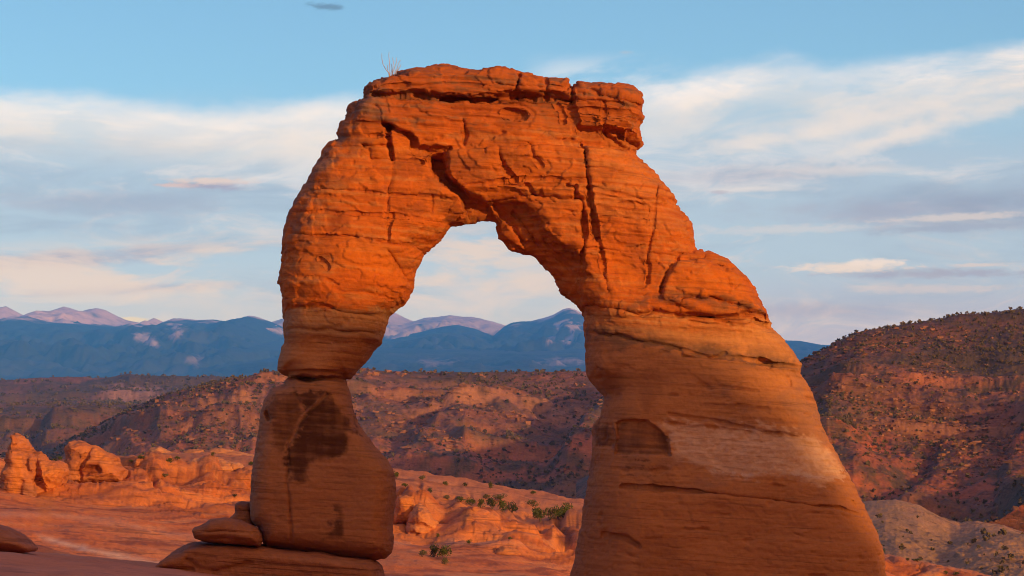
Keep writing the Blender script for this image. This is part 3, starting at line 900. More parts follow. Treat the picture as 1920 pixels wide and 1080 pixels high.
def build_terrain():
    """the wide desert floor under everything, out to the horizon"""
    r = np.concatenate([[0], np.geomspace(200, 60000, 46)])
    a = np.linspace(0, 2 * math.pi, 97)[:-1]
    R_, A_ = np.meshgrid(r, a, indexing='ij')
    X, Yg = R_ * np.sin(A_), R_ * np.cos(A_)
    z = -75 + 8 * fbm(X * .002, Yg * .002, 0, 3, seed=70) * sst(R_, 100, 400)
    v = np.stack([X, Yg, z], -1).reshape(-1, 3)
    m = np.arange(R_.size).reshape(R_.shape)
    m2 = np.concatenate([m, m[:, :1]], 1)
    f = np.stack([m2[:-1, :-1], m2[1:, :-1], m2[1:, 1:], m2[:-1, 1:]], -1).reshape(-1, 4)[:, ::-1]
    c = np.tile(np.array((0.20, 0.10, 0.06)), (len(v), 1))
    structure(mesh_obj("terrain", v, f, MAT_HILL, attrs={'tint': c}))


def build_west_rim():
    """the sandstone rim behind the photographer that throws the shade on the bowl and the feet of the arch"""
    ca, sa = math.cos(SUN_AZ), math.sin(SUN_AZ)
    w = np.concatenate([np.linspace(-160, 40, 60), np.linspace(41, 90, 130), np.linspace(91, 240, 70)])
    q = np.linspace(40, 230, 80)
    W, Q = np.meshgrid(w, q)
    X = W * ca + Q * sa; Yg = W * sa - Q * ca
    crest = np.interp(W, RIM_W, RIM_H)
    crest = crest + .35 * fbm(W * .25, 0 * W, 3, 3, seed=75)
    prof = np.where(Q < 110, sst(Q, 44, 108) ** 1.3, 1 - .95 * sst(Q, 114, 225))
    z = -4 + (crest + 4) * prof + 1.2 * fbm(W * .08, Q * .08, 0, 4, seed=76) * np.minimum(1, np.abs(Q - 110) / 15)
    v = np.stack([X, Yg, z], -1).reshape(-1, 3)
    c = np.tile(np.array((0.36, 0.14, 0.07)), (len(v), 1))
    structure(mesh_obj("hill", v, grid_faces(len(q), len(w))[:, ::-1], MAT_ROCK, attrs={'tint': c}))


RIM_W = [-160, -60, 20, 57, 60, 63.5, 66, 68, 69.5, 71, 72.5, 76, 90, 130, 240]
RIM_H = [20, 30, 34, 33.3, 32.9, 32.4, 31.5, 30.3, 28.3, 25.0, 23.0, 22.6, 24.0, 22, 8]


# ------------------------------------------------------------------ boulders and outcrops
def boulder(name, poly, Y, half, label, cat, group=None, R=.5, step=.05, base=(0.30, 0.105, 0.040), rough=.05, cracks=(), mat=None, tones=(), stscale=1.0, stamp=.03, seed=0):
    def rel(px, py):
        r = np.zeros(px.shape, np.float32)
        for pl, d, w in cracks:
            wx = px + 2 * fbm(px * .05, py * .05, seed, 2)
            r -= d * np.exp(-(pdist(wx, py, pl) / w) ** 2)
        return r
    v, f = sculpt(poly, Y, half, R=R, step=step, relief=rel)
    n = vnormals(v, f)
    x, y, z = v.T
    k = 1 / stscale
    d = stamp * strata(x, y, z, .05, stscale, seed) + stamp * .5 * strata(x, y, z, .05, stscale * .35, seed + 4) + rough * fbm(x * .9 * k, y * .9 * k, z * .9 * k, 4, seed=80 + seed) + rough * .45 * fbm(x * 4 * k, y * 4 * k, z * 7 * k, 4, seed=90 + seed) + rough * .6 * np.round(fbm(x * .8 * k, y * .8 * k, z * 1.1 * k, 2, seed=95 + seed) * 3 + .5 * fbm(x * 4 * k, y * 4 * k, z * 4 * k, 2, seed=97 + seed)) / 2
    v = v + n * d[:, None]
    px, py = proj(v)
    n2 = fbm(x * 1.2 * k, y * 1.2 * k, z * 2.5 * k, 4, seed=84 + seed)
    lm = fbm(x * .3 * k, y * .3 * k, (z + .05 * x) * 5 * k, 3, seed=85 + seed)
    c = np.tile(np.array(base), (len(v), 1))
    c = lay(c, .4 * sst(lm, 0, .7), np.array(base) * (1.25, 1.5, 1.7))
    c = lay(c, .4 * sst(n2, .1, .8), np.array(base) * (.6, .5, .5))
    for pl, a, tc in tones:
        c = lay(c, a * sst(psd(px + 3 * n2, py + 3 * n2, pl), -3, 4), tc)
    loc = (float(x.mean()), float(y.mean()), float(z.min()))
    o = mesh_obj(name, v, f, mat or MAT_ROCK, loc=loc, attrs={'tint': c})
    return thing(o, label, cat, group)


def build_near_rocks():
    boulder("rock_plinth", [(292, 1072), (300, 1058), (312, 1045), (340, 1030), (365, 1018), (420, 1015), (470, 1017), (500, 1021), (560, 1029), (640, 1039), (698, 1046), (714, 1060), (724, 1090), (740, 1150), (560, 1190), (300, 1180), (285, 1110)],
            100.3, 2.6, "wide low sandstone plinth under the slimmer leg of the arch", "rock", R=.35, rough=.05, cracks=(([(352, 1050), (372, 1066), (405, 1072), (450, 1062), (470, 1056)], .10, 5), ([(300, 1066), (360, 1068)], .2, 4)), stamp=.04)
    boulder("flat_boulder", [(361, 994), (366, 988), (380, 983), (395, 972), (425, 968), (455, 975), (470, 981), (484, 988), (491, 1000), (493, 1014), (488, 1024), (470, 1023), (420, 1019), (385, 1014), (368, 1008)],
            98.6, 1.2, "flat brown boulder lying on the plinth beside the slimmer arch leg", "boulder", R=.40, rough=.03, step=.035, cracks=(([(366, 998), (420, 996), (470, 1000), (492, 1004)], .10, 3), ([(380, 1012), (420, 1008), (450, 1016)], .14, 5)), seed=3)
    boulder("block_boulder", [(420, 992), (432, 972), (440, 962), (441, 945), (450, 940), (470, 941), (476, 950), (480, 990), (460, 1020), (425, 1020)],
            100.6, .8, "small upright brown block wedged behind the flat boulder", "boulder", R=.22, rough=.02, step=.035, seed=5)
    boulder("rounded_boulder", [(-120, 985), (-60, 974), (-10, 981), (20, 990), (42, 1003), (58, 1017), (68, 1029), (60, 1035), (20, 1037), (-40, 1038), (-110, 1040), (-140, 1010)],
            95, 1.6, "low rounded boulder resting on the shaded rock floor, cut by the picture edge", "boulder", R=.55, rough=.03, base=(0.33, 0.125, 0.062), seed=7, cracks=(([(-100, 1028), (0, 1027), (60, 1026)], .12, 4),))


# ------------------------------------------------------------------ sunlit slickrock across the bowl
SLICK = [
    (112, [(-200, 1085), (300, 1095), (700, 1135), (1100, 1170), (2100, 1260)]),
    (135, [(-200, 1012), (0, 1012), (80, 1032), (300, 1064), (560, 1078), (740, 1088), (1100, 1120), (1650, 1150), (2100, 1190)]),
    (162, [(-200, 935), (0, 935), (100, 945), (250, 962), (470, 1004), (560, 1012), (740, 1022), (850, 1036), (1000, 1062), (1100, 1088), (1650, 1105), (2100, 1160)]),
    (174, [(-200, 893), (100, 898), (250, 918), (340, 942), (470, 962), (600, 962), (740, 985), (850, 990), (1000, 1012), (1100, 1036), (1650, 1075), (2100, 1140)]),
    (181, [(-200, 872), (0, 880), (120, 882), (200, 884), (245, 876), (300, 884), (360, 898), (400, 910), (470, 932), (600, 925), (740, 945), (800, 955), (850, 962), (950, 985), (1000, 992), (1100, 1000), (1650, 1060), (2100, 1140)]),
    (186, [(-200, 860), (0, 868), (120, 871), (200, 868), (252, 862), (290, 866), (330, 872), (400, 884), (470, 893), (600, 890), (740, 916), (800, 930), (840, 940), (900, 951), (950, 966), (1000, 979), (1040, 984), (1100, 978), (1650, 1052), (1840, 1100), (2100, 1150)]),
    (198, [(-200, 872), (0, 878), (120, 880), (250, 868), (290, 866), (330, 872), (400, 872), (470, 880), (600, 890), (740, 914), (800, 926), (850, 938), (900, 947), (950, 960), (1000, 974), (1100, 976), (1650, 1058), (1840, 1104), (2100, 1150)]),
    (214, [(-200, 866), (250, 866), (300, 856), (400, 858), (470, 864), (600, 876), (740, 896), (800, 905), (860, 915), (950, 926), (1000, 938), (1100, 958), (1300, 985), (1655, 1048), (1840, 1090), (2100, 1140)]),
    (232, [(-200, 866), (250, 868), (285, 856), (330, 853), (400, 850), (470, 857), (600, 866), (740, 881), (800, 890), (860, 899), (950, 912), (1000, 920), (1092, 938), (1300, 966), (1655, 1040), (1760, 1062), (1840, 1080), (2100, 1132)]),
    (250, [(-200, 885), (400, 872), (740, 900), (1092, 960), (1655, 1065), (2100, 1160)]),
    (300, [(-200, 1300), (2100, 1500)]),
]


def build_slickrock():
    nr, nc = 420, 1150
    X, Yg, Z = sheet(SLICK, -200, 2100, nc, nr)
    v = np.stack([X, Yg, Z], -1).reshape(-1, 3)
    f = grid_faces(nr, nc)
    n = vnormals(v, f)
    x, y, z = v.T
    px0, py0 = proj(v)
    st = strata(x, y * .6, z, .055, 1.3, 100)
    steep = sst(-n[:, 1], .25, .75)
    far = sst(y, 120, 176)
    zone = sst(y, 163, 173) * sst(-y, -206, -192)
    d = st * (.20 + .12 * steep + .42 * zone) + strata(x, y * .6, z, .055, .40, 104) * (.10 + .13 * zone + .05 * steep)
    bumps = fbm(x * .12, y * .10, z * .2, 3, seed=101)
    d += (.10 + .22 * zone) * bumps + .30 * zone * np.round(fbm(x * .22, y * .16, z * .3, 2, seed=109) * 3 + .4 * fbm(x * 1.4, y, z * 1.4, 2, seed=108)) / 3
    d += (.04 + .10 * sst(y, 166, 178)) * fbm(x * .6, y * .5, z * .9, 5, seed=103)
    # joints running down through the domes
    jn = np.abs(pn(x * .22 + .35 * pn(x * .3, y * .3, z * .3, 5), y * .05, 0, 107))
    d -= .55 * np.exp(-(jn / .028) ** 2) * sst(y, 170, 178) * sst(-y, -212, -200)
    # a few hollows and bosses of the photograph
    for (bx, by, rx, ry, h) in ((760, 945, 20, 26, .9), (795, 965, 26, 20, .7), (855, 955, 16, 14, .5), (878, 975, 30, 26, .6), (925, 985, 24, 14, .4), (1062, 1012, 18, 18, -1.1), (165, 885, 20, 10, -.7), (940, 1030, 40, 8, .4), (970, 1038, 20, 12, .35),
                                (395, 885, 26, 18, .7), (450, 900, 22, 16, .6), (340, 872, 40, 10, .4), (290, 880, 26, 12, .5), (100, 900, 40, 14, .5)):
        d += h * np.exp(-((px0 - bx) / rx) ** 2 - ((py0 - by) / ry) ** 2) * sst(y, 150, 165) * sst(-y, -200, -192)
    v = v + n * d[:, None]
    px, py = proj(v)
    n1 = fbm(x * .15, y * .12, z * .3, 4, seed=110); n2 = fbm(x * .7, y * .6, z * 1.4, 4, seed=111); n3 = fbm(x * 2.5, y * 2, z * 5, 3, seed=113)
    lm = fbm(x * .08, y * .06, (z + .055 * x) * 3.0, 4, seed=112) + .5 * fbm(x * .2, y * .15, (z + .055 * x) * 11, 3, seed=119)
    c = np.tile(np.array((0.58, 0.160, 0.036)), (len(v), 1))
    c = lay(c, .6 * sst(lm, 0, .8), (0.58, 0.225, 0.080))
    c = lay(c, .55 * sst(-lm, .0, .8), (0.34, 0.105, 0.052))
    bed = np.tanh(4 * fbm(x * .05, y * .05, (z + .055 * x) * 2.2, 3, seed=123))
    c = lay(c, .5 * sst(y, 160, 170) * sst(-y, -200, -190) * sst(bed, .1, .9), (0.30, 0.080, 0.022))
    c = lay(c, .45 * sst(y, 160, 170) * sst(-y, -200, -190) * sst(-bed, .1, .9), (0.64, 0.215, 0.055))
    thin = fbm(x * .12, y * .09, (z + .055 * x) * 8, 4, seed=120)
    c = lay(c, .75 * sst(thin, .12, .5), (0.25, 0.065, 0.022))
    c = lay(c, .50 * sst(-thin, .2, .7), (0.62, 0.245, 0.085))
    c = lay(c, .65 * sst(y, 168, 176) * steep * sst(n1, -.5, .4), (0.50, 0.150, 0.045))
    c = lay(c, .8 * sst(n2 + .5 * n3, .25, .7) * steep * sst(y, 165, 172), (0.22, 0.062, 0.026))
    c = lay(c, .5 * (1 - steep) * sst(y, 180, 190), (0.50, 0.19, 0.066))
    c = lay(c, .55 * sst(n3 + .5 * n2, .35, .8), (0.22, 0.085, 0.05))
    wy = py + 3 * n2 + 2 * n3
    bandl = np.interp(px, [60, 150, 300, 330], [1002, 1028, 1058, 1064])
    c = lay(c, .85 * np.exp(-((wy - bandl) / 5.5) ** 2) * sst(px, 60, 95) * sst(-px, -350, -310) * (y < 165), (0.66, 0.40, 0.25))
    bl2 = np.interp(px, [100, 250, 420], [965, 985, 1018])
    c = lay(c, .35 * np.exp(-((wy - bl2) / 5) ** 2) * (y < 170), (0.60, 0.32, 0.19))
    # vertical streaks on the steep faces
    vs = fbm(x * 2.2, y * .3, z * .15, 3, seed=117)
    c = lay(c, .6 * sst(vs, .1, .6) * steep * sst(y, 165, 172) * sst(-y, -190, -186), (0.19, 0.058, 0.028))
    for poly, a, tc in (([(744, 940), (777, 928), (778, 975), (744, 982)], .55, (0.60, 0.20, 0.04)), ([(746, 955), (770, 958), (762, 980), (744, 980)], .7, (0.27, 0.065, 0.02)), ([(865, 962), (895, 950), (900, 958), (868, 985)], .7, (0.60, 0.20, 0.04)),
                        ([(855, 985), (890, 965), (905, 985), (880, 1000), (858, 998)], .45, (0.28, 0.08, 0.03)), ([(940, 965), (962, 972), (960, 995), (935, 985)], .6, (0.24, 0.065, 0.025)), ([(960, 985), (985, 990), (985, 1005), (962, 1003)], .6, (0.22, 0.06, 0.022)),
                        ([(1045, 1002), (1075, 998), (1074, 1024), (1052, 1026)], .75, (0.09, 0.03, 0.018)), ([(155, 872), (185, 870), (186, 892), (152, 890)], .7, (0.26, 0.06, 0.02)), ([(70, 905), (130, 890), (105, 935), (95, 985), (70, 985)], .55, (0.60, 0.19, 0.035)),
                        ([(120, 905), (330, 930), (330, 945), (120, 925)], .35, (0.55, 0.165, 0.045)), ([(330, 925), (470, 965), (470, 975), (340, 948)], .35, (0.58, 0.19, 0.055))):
        c = lay(c, a * sst(psd(px + 5 * n2 + 3 * n3, py + 4 * n2 + 3 * n3, poly), -3, 5) * (y < 192), tc)  # orange patches paint sunlit faces, dark ones shaded hollows, into the colour
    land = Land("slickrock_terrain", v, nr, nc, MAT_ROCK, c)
    return land


def build_outcrops():
    G = "sandstone knobs along the slickrock ridge"
    O = (0.47, 0.155, 0.055)
    lit = (0.58, 0.19, 0.04); dk = (0.22, 0.075, 0.04)  # lit paints sunlit faces into the rock; darker tones paint shaded hollows
    boulder("rock_spire", [(2, 985), (0, 940), (10, 905), (6, 885), (14, 868), (12, 850), (20, 835), (25, 826), (23, 817), (31, 812), (40, 816), (49, 828), (57, 844), (64, 851), (78, 848), (86, 860), (97, 868), (116, 872), (126, 885), (118, 905), (104, 925), (96, 960), (92, 990)],
            171, 2.6, "leaning sandstone spire with a knob on top, standing on the slickrock ridge", "rock spire", G, R=.9, step=.07, base=O, rough=.16, stscale=1.4, stamp=.07, seed=11,
            cracks=(([(23, 836), (30, 838), (40, 836)], .5, 4), ([(60, 852), (66, 880), (70, 905), (78, 925)], .9, 5), ([(46, 855), (50, 880), (60, 890)], .35, 4), ([(40, 905), (20, 975)], .2, 4)),
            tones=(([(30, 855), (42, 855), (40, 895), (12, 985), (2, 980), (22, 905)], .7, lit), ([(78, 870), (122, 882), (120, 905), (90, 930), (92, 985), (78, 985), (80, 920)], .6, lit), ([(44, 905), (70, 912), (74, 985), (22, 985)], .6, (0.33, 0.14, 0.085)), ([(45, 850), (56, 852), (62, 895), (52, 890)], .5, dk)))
    boulder("rock_dome", [(100, 905), (118, 880), (124, 858), (121, 842), (132, 829), (152, 828), (174, 837), (180, 838), (196, 846), (210, 852), (222, 860), (225, 872), (240, 880), (235, 905), (180, 915), (120, 915)],
            179, 2.2, "rounded twin-topped sandstone dome with a dark crease and a shaded alcove", "rock dome", G, R=1.0, step=.07, base=O, rough=.12, stscale=1.4, stamp=.06, seed=13,
            cracks=(([(168, 842), (158, 858), (154, 868), (146, 880), (149, 898)], .55, 2.6), ([(154, 888), (168, 880), (184, 880)], .45, 6), ([(125, 845), (140, 850), (150, 862)], .25, 4)),
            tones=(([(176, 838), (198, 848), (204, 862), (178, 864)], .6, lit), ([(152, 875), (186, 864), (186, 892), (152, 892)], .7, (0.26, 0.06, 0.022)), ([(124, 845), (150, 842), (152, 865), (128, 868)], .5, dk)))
    P = (0.50, 0.20, 0.080)
    boulder("egg_rock", [(272, 868), (277, 852), (284, 841), (300, 836), (312, 843), (320, 848), (333, 850), (337, 856), (330, 866), (300, 872)], 228, 1.6, "small egg-shaped sandstone knob on the far lip of the slickrock", "rock", G, R=.7, step=.07, base=P, rough=.08, seed=17)
    boulder("rock_hump", [(336, 866), (340, 851), (352, 844), (372, 841), (382, 844), (384, 860), (370, 872)], 226, 1.6, "low pale sandstone hump directly beside the long whaleback rock", "rock", G, R=.6, step=.07, base=P, rough=.08, seed=19)
    boulder("whaleback_rock", [(378, 868), (382, 850), (396, 843), (420, 842), (450, 848), (480, 856), (520, 866), (560, 880), (480, 885)], 222, 2.4, "long smooth whaleback of pale sandstone running behind the slimmer arch leg", "rock", G, R=.7, step=.08, base=P, rough=.08, seed=23)
    boulder("shelf_rock", [(246, 885), (250, 862), (258, 856), (300, 862), (330, 868), (334, 884), (310, 905), (250, 900)], 184, 1.6, "low shelf of layered sandstone between the twin-topped dome and the broad knoll", "rock", G, R=.6, step=.07, base=O, rough=.1, seed=29, cracks=(([(250, 878), (290, 880), (333, 888)], .25, 3), ([(262, 866), (266, 880)], .2, 3)))
    boulder("rock_knoll", [(330, 905), (336, 880), (348, 868), (362, 862), (385, 859), (420, 862), (450, 868), (458, 880), (440, 905), (420, 915), (360, 915)], 187, 2.6, "broad sandstone knoll with dark seams down its face, below the pale whaleback", "rock", G, R=1.0, step=.07, base=P, rough=.12, seed=31,
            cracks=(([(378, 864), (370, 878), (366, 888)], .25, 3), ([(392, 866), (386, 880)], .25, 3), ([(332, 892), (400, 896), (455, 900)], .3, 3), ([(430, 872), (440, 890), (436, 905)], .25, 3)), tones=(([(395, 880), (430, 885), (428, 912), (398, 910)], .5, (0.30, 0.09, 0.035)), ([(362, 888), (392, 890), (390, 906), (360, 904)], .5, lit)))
    boulder("split_boulder", [(434, 920), (440, 895), (448, 882), (470, 876), (500, 880), (500, 925)], 185, 1.8, "brown split boulder pressed against the knoll, half behind the arch leg", "rock", G, R=.7, step=.07, base=O, rough=.1, seed=37)
    boulder("pillar_rock", [(738, 985), (740, 945), (746, 930), (762, 927), (775, 930), (779, 945), (778, 975), (770, 988)], 176, 1.4, "stubby bright orange pillar of rock with a dark face, right beside the slimmer leg", "rock", G, R=.6, step=.07, base=(0.50, 0.165, 0.05), rough=.12, seed=41,
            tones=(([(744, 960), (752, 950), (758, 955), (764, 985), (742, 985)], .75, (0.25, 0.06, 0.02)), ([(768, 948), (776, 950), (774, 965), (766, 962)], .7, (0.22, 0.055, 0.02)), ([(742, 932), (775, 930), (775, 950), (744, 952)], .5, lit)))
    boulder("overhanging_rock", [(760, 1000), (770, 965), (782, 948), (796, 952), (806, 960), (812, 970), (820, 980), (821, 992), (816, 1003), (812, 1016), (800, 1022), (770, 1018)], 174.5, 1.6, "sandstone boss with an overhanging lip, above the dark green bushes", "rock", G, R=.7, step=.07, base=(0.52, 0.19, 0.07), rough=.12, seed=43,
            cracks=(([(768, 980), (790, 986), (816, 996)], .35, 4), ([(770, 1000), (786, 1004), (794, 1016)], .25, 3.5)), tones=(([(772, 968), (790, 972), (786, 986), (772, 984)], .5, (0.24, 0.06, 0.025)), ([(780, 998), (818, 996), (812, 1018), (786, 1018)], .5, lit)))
    boulder("cave_rock", [(846, 1005), (852, 985), (862, 968), (872, 955), (890, 948), (915, 953), (930, 962), (936, 985), (925, 1005), (880, 1012)], 177.5, 1.8, "sandstone bluff with a bright edge and a dark hollow, midway between both legs", "rock", G, R=.8, step=.07, base=(0.48, 0.16, 0.065), rough=.14, seed=47,
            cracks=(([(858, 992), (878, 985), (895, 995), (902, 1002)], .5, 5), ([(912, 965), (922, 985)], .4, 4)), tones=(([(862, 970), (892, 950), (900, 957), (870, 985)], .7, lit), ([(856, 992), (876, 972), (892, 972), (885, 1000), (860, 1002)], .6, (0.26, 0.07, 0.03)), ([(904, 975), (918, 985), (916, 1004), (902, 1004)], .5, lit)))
    boulder("ledge_block", [(925, 1055), (928, 1035), (945, 1026), (965, 1032), (974, 1040), (974, 1062), (950, 1068)], 166, 1.2, "square orange ledge block low on the slope between the legs", "rock", G, R=.4, step=.06, base=(0.50, 0.165, 0.05), rough=.08, seed=53, cracks=(([(930, 1046), (972, 1050)], .2, 3),))


# ------------------------------------------------------------------ shrubs
def shrub_mesh(rng, r, h, n, leaf):
    """loose clump of leaf-sized faces on a few lobes"""
    V = []; Fc = []
    lobes = [(rng.uniform(-.5, .5) * r, rng.uniform(-.5, .5) * r, rng.uniform(.35, .8) * h, rng.uniform(.4, .7)) for _ in range(6)]
    for i in range(n):
        lx, ly, lz, lr = lobes[rng.integers(len(lobes))]
        d = rng.normal(size=3); d /= np.linalg.norm(d); d *= rng.uniform(.5, 1.05)
        p = np.array([lx + d[0] * r * lr, ly + d[1] * r * lr, max(.03 * h, lz + d[2] * h * lr * .6)])
        a = rng.normal(size=3); a /= np.linalg.norm(a)
        b = np.cross(a, rng.normal(size=3)); b /= np.linalg.norm(b) + 1e-9
        s = leaf * rng.uniform(.6, 1.4)
        k = len(V)
        V += [p - a * s - b * s * .4, p + a * s * .2 - b * s * .6, p + a * s * 1.1, p + b * s * .6]
        Fc.append((k, k + 1, k + 2, k + 3))
    return np.array(V), np.array(Fc)


def tube(pts, r0, r1, n=5):
    pts = np.asarray(pts, float)
    V = []; Fc = []
    for i, p in enumerate(pts):
        d = pts[min(i + 1, len(pts) - 1)] - pts[max(i - 1, 0)]; d /= np.linalg.norm(d) + 1e-9
        a = np.cross(d, (0.3, 1, .2)); a /= np.linalg.norm(a); b = np.cross(d, a)
        r = r0 + (r1 - r0) * i / (len(pts) - 1)
        for k in range(n):
            t = 2 * math.pi * k / n
            V.append(p + r * (a * math.cos(t) + b * math.sin(t)))
        if i:
            o = (i - 1) * n
            for k in range(n):
                Fc.append((o + k, o + (k + 1) % n, o + n + (k + 1) % n, o + n + k))
    return np.array(V), np.array(Fc)


def join(parts):
    V = []; Fc = []; o = 0
    for v, f in parts:
        V.append(v); Fc.append(f + o); o += len(v)
    return np.concatenate(V), np.concatenate(Fc)


def build_shrubs(slick):
    rng = np.random.default_rng(5)
    greens = [plain_material("juniper_leaf", (0.095, 0.105, 0.030), var=.9, scale=2.5), plain_material("sage_leaf", (0.15, 0.125, 0.055), var=.8, scale=2.5), plain_material("dark_leaf", (0.055, 0.060, 0.026), var=.8, scale=2.5)]
    bark = plain_material("shrub_bark", (0.13, 0.085, 0.06), scale=6)
    protos = []
    for k in range(6):
        v, f = shrub_mesh(rng, 1.0, 1.5, 420, .10)
        st = []
        for q in range(5):
            e = np.array([rng.uniform(-.6, .6), rng.uniform(-.6, .6), rng.uniform(.6, 1.1)])
            st.append(tube([(0, 0, -.15), e * (.35, .35, .45), e], .05, .02))
        protos.append((v, f, join(st)))
    meshes = {}
    def put(px, py, wpx, hpx, kind, tone, label, group):
        p = slick.at(px, py)
        w = wpx / F * p[1] / 2; h = hpx / F * p[1] / 1.5
        key = (kind, tone)
        r = empty("shrub", (float(p[0]), float(p[1]) - .1, float(p[2]) - .05), label, "shrub", group)
        r.scale = (w, w, h); r.rotation_euler.z = float(rng.uniform(0, 6.28))
        v, f, (sv, sf) = protos[kind]
        if key not in meshes:
            a = mesh_obj("foliage", v, f, greens[tone], smooth=False); b = mesh_obj("stem", sv, sf, bark)
            meshes[key] = (a, b)
        else:
            a, b = [q.copy() for q in meshes[key]]
            COL.objects.link(a); COL.objects.link(b)
        a.parent = r; b.parent = r
    GH = "bushes crowded in the hollow behind the slickrock domes"
    for q in ((832, 1048, 34, 26, 0, 0, "large dark green bush at the foot of the overhanging rock", None), (812, 1044, 30, 24, 1, 2, "dark bush touching the large green bush at the foot of the overhanging rock", None), (792, 1042, 20, 14, 2, 1, "small grey-brown bush at the near end of the row under the overhanging rock", None),
              (836, 1056, 20, 14, 3, 1, "dry low bush spilling downslope below the large green bush", None), (879, 1018, 12, 9, 4, 0, "lone green tuft on the ledge under the hollowed bluff", None), (820, 1006, 8, 8, 5, 0, "tiny green tuft tucked against the overhanging lip", None), (959, 1014, 11, 9, 2, 0, "single bright green bush on the open sloping ledge", None),
              (1001, 1017, 18, 9, 3, 1, "faded straggly bush on the open ledge below the hollow", None),
              (745, 896, 16, 14, 0, 0, "green bush at the skyline end of the slickrock, touching the slimmer leg", None), (919, 915, 14, 12, 1, 0, "rounded green bush alone on the far slickrock crest", None), (999, 925, 14, 8, 2, 0, "flat yellow-green bush on the far crest beside the pale mound", None), (836, 908, 12, 9, 3, 0, "round bush on the far slickrock crest between two dark ones", None),
              (793, 898, 16, 9, 4, 1, "brown brush on the far crest near the slimmer leg", None), (871, 909, 12, 8, 5, 2, "dark bush on the far slickrock crest", None), (808, 922, 12, 10, 1, 0, "green bush on the middle shelf above the split dome", None), (760, 911, 16, 8, 2, 0, "low bush on the middle shelf near the slimmer leg", None),
              (840, 936, 18, 9, 5, 1, "brown bush just above the rounded dome edge", None)):
        put(*q)
    for px, py, w, h, k, tn in ((884, 946, 26, 14, 0, 0), (902, 950, 20, 16, 1, 0), (925, 955, 24, 22, 2, 2), (942, 958, 26, 22, 3, 0), (960, 962, 24, 22, 4, 2), (968, 968, 26, 26, 5, 0), (985, 972, 26, 22, 0, 0), (1002, 972, 22, 20, 1, 2), (1012, 976, 30, 26, 2, 0), (1032, 974, 26, 26, 3, 1), (1046, 974, 26, 26, 4, 0), (1060, 978, 32, 30, 5, 0), (1076, 976, 26, 26, 0, 1), (1086, 972, 24, 22, 1, 2), (1030, 952, 26, 18, 2, 0), (1000, 950, 26, 14, 3, 1), (935, 938, 30, 12, 4, 1), (1060, 956, 26, 16, 5, 1), (862, 938, 22, 10, 1, 0), (910, 936, 18, 10, 2, 1)):
        put(px, py, w, h, k, tn, "green and grey bush among those crowding the hollow behind the domes", GH)
    for px, py, w, h, k, tn in ((262, 862, 18, 8, 0, 0), (240, 866, 14, 7, 1, 2), (246, 864, 12, 6, 2, 0), (100, 866, 22, 9, 3, 2), (112, 864, 14, 8, 4, 0), (322, 866, 18, 10, 5, 0), (334, 862, 14, 8, 0, 0), (398, 854, 12, 7, 1, 0), (470, 872, 16, 9, 2, 0), (310, 892, 18, 7, 3, 1), (440, 932, 10, 7, 4, 2), (358, 880, 16, 8, 5, 1)):
        put(px, py, w, h, k, tn, "small bush clinging to the slickrock ridge around the orange knobs", "bushes on the slickrock ridge")
    for px, py, w, h, k, tn in ((1722, 1052, 26, 7, 0, 0), (1774, 1074, 12, 7, 1, 0), (1790, 1078, 16, 7, 2, 0), (1700, 1050, 10, 6, 3, 2), (1657, 1036, 8, 10, 4, 0), (1760, 1077, 12, 6, 5, 1)):
        put(px, py, w, h, k, tn, "small bush on the sunlit slab beside the broad leg of the arch", "bushes on the slab beside the broad leg")
    # dead stalks on top of the arch
    r = empty("dry_plant", ((732 - 960) / F * 99.6, 99.6, (HZ - 147) / F * 99.6), "tuft of bare dry stalks growing on the top edge of the arch", "dry plant")
    straw = plain_material("dry_stalk", (0.50, 0.36, 0.32), scale=8)
    loc = np.array(r.location)
    for pts in ([(730, 138), (724, 131), (718, 120), (716, 110), (716, 100)], [(731, 138), (731, 128), (730, 115), (729, 104), (729.5, 97)], [(729, 138), (727, 131), (726.5, 122)], [(735, 137), (737, 127), (737.5, 116), (736, 108)], [(736, 137), (740, 127), (743, 118), (743, 108)], [(739, 136), (745, 128), (747, 119), (751, 113)], [(741, 136), (749, 127), (752, 121)], [(733, 137), (735, 130), (734, 120)], [(743, 135), (747, 131), (749, 126)]):
        P3 = []
        off = rng.uniform(-.25, .25)
        pts = [(pts[0][0] + 1, 149)] + pts
        for i, (a, b) in enumerate(pts):
            yy = 99.6 + off * i / len(pts)
            P3.append(((a - 960) / F * yy, yy, (HZ - b) / F * yy))
        v, f = tube(P3, .012, .007, 4)
        mesh_obj("stalk", v, f, straw, r, loc=tuple(v.mean(0)))


# ------------------------------------------------------------------ far hillsides
def terrace(z, h, k, sharp=.75):
    t = z / h
    fl = np.floor(t); fr = t - fl
    return h * (fl + sst(fr, .5 - .5 * (1 - sharp), .5 + .5 * (1 - sharp)) * k + fr * (1 - k))


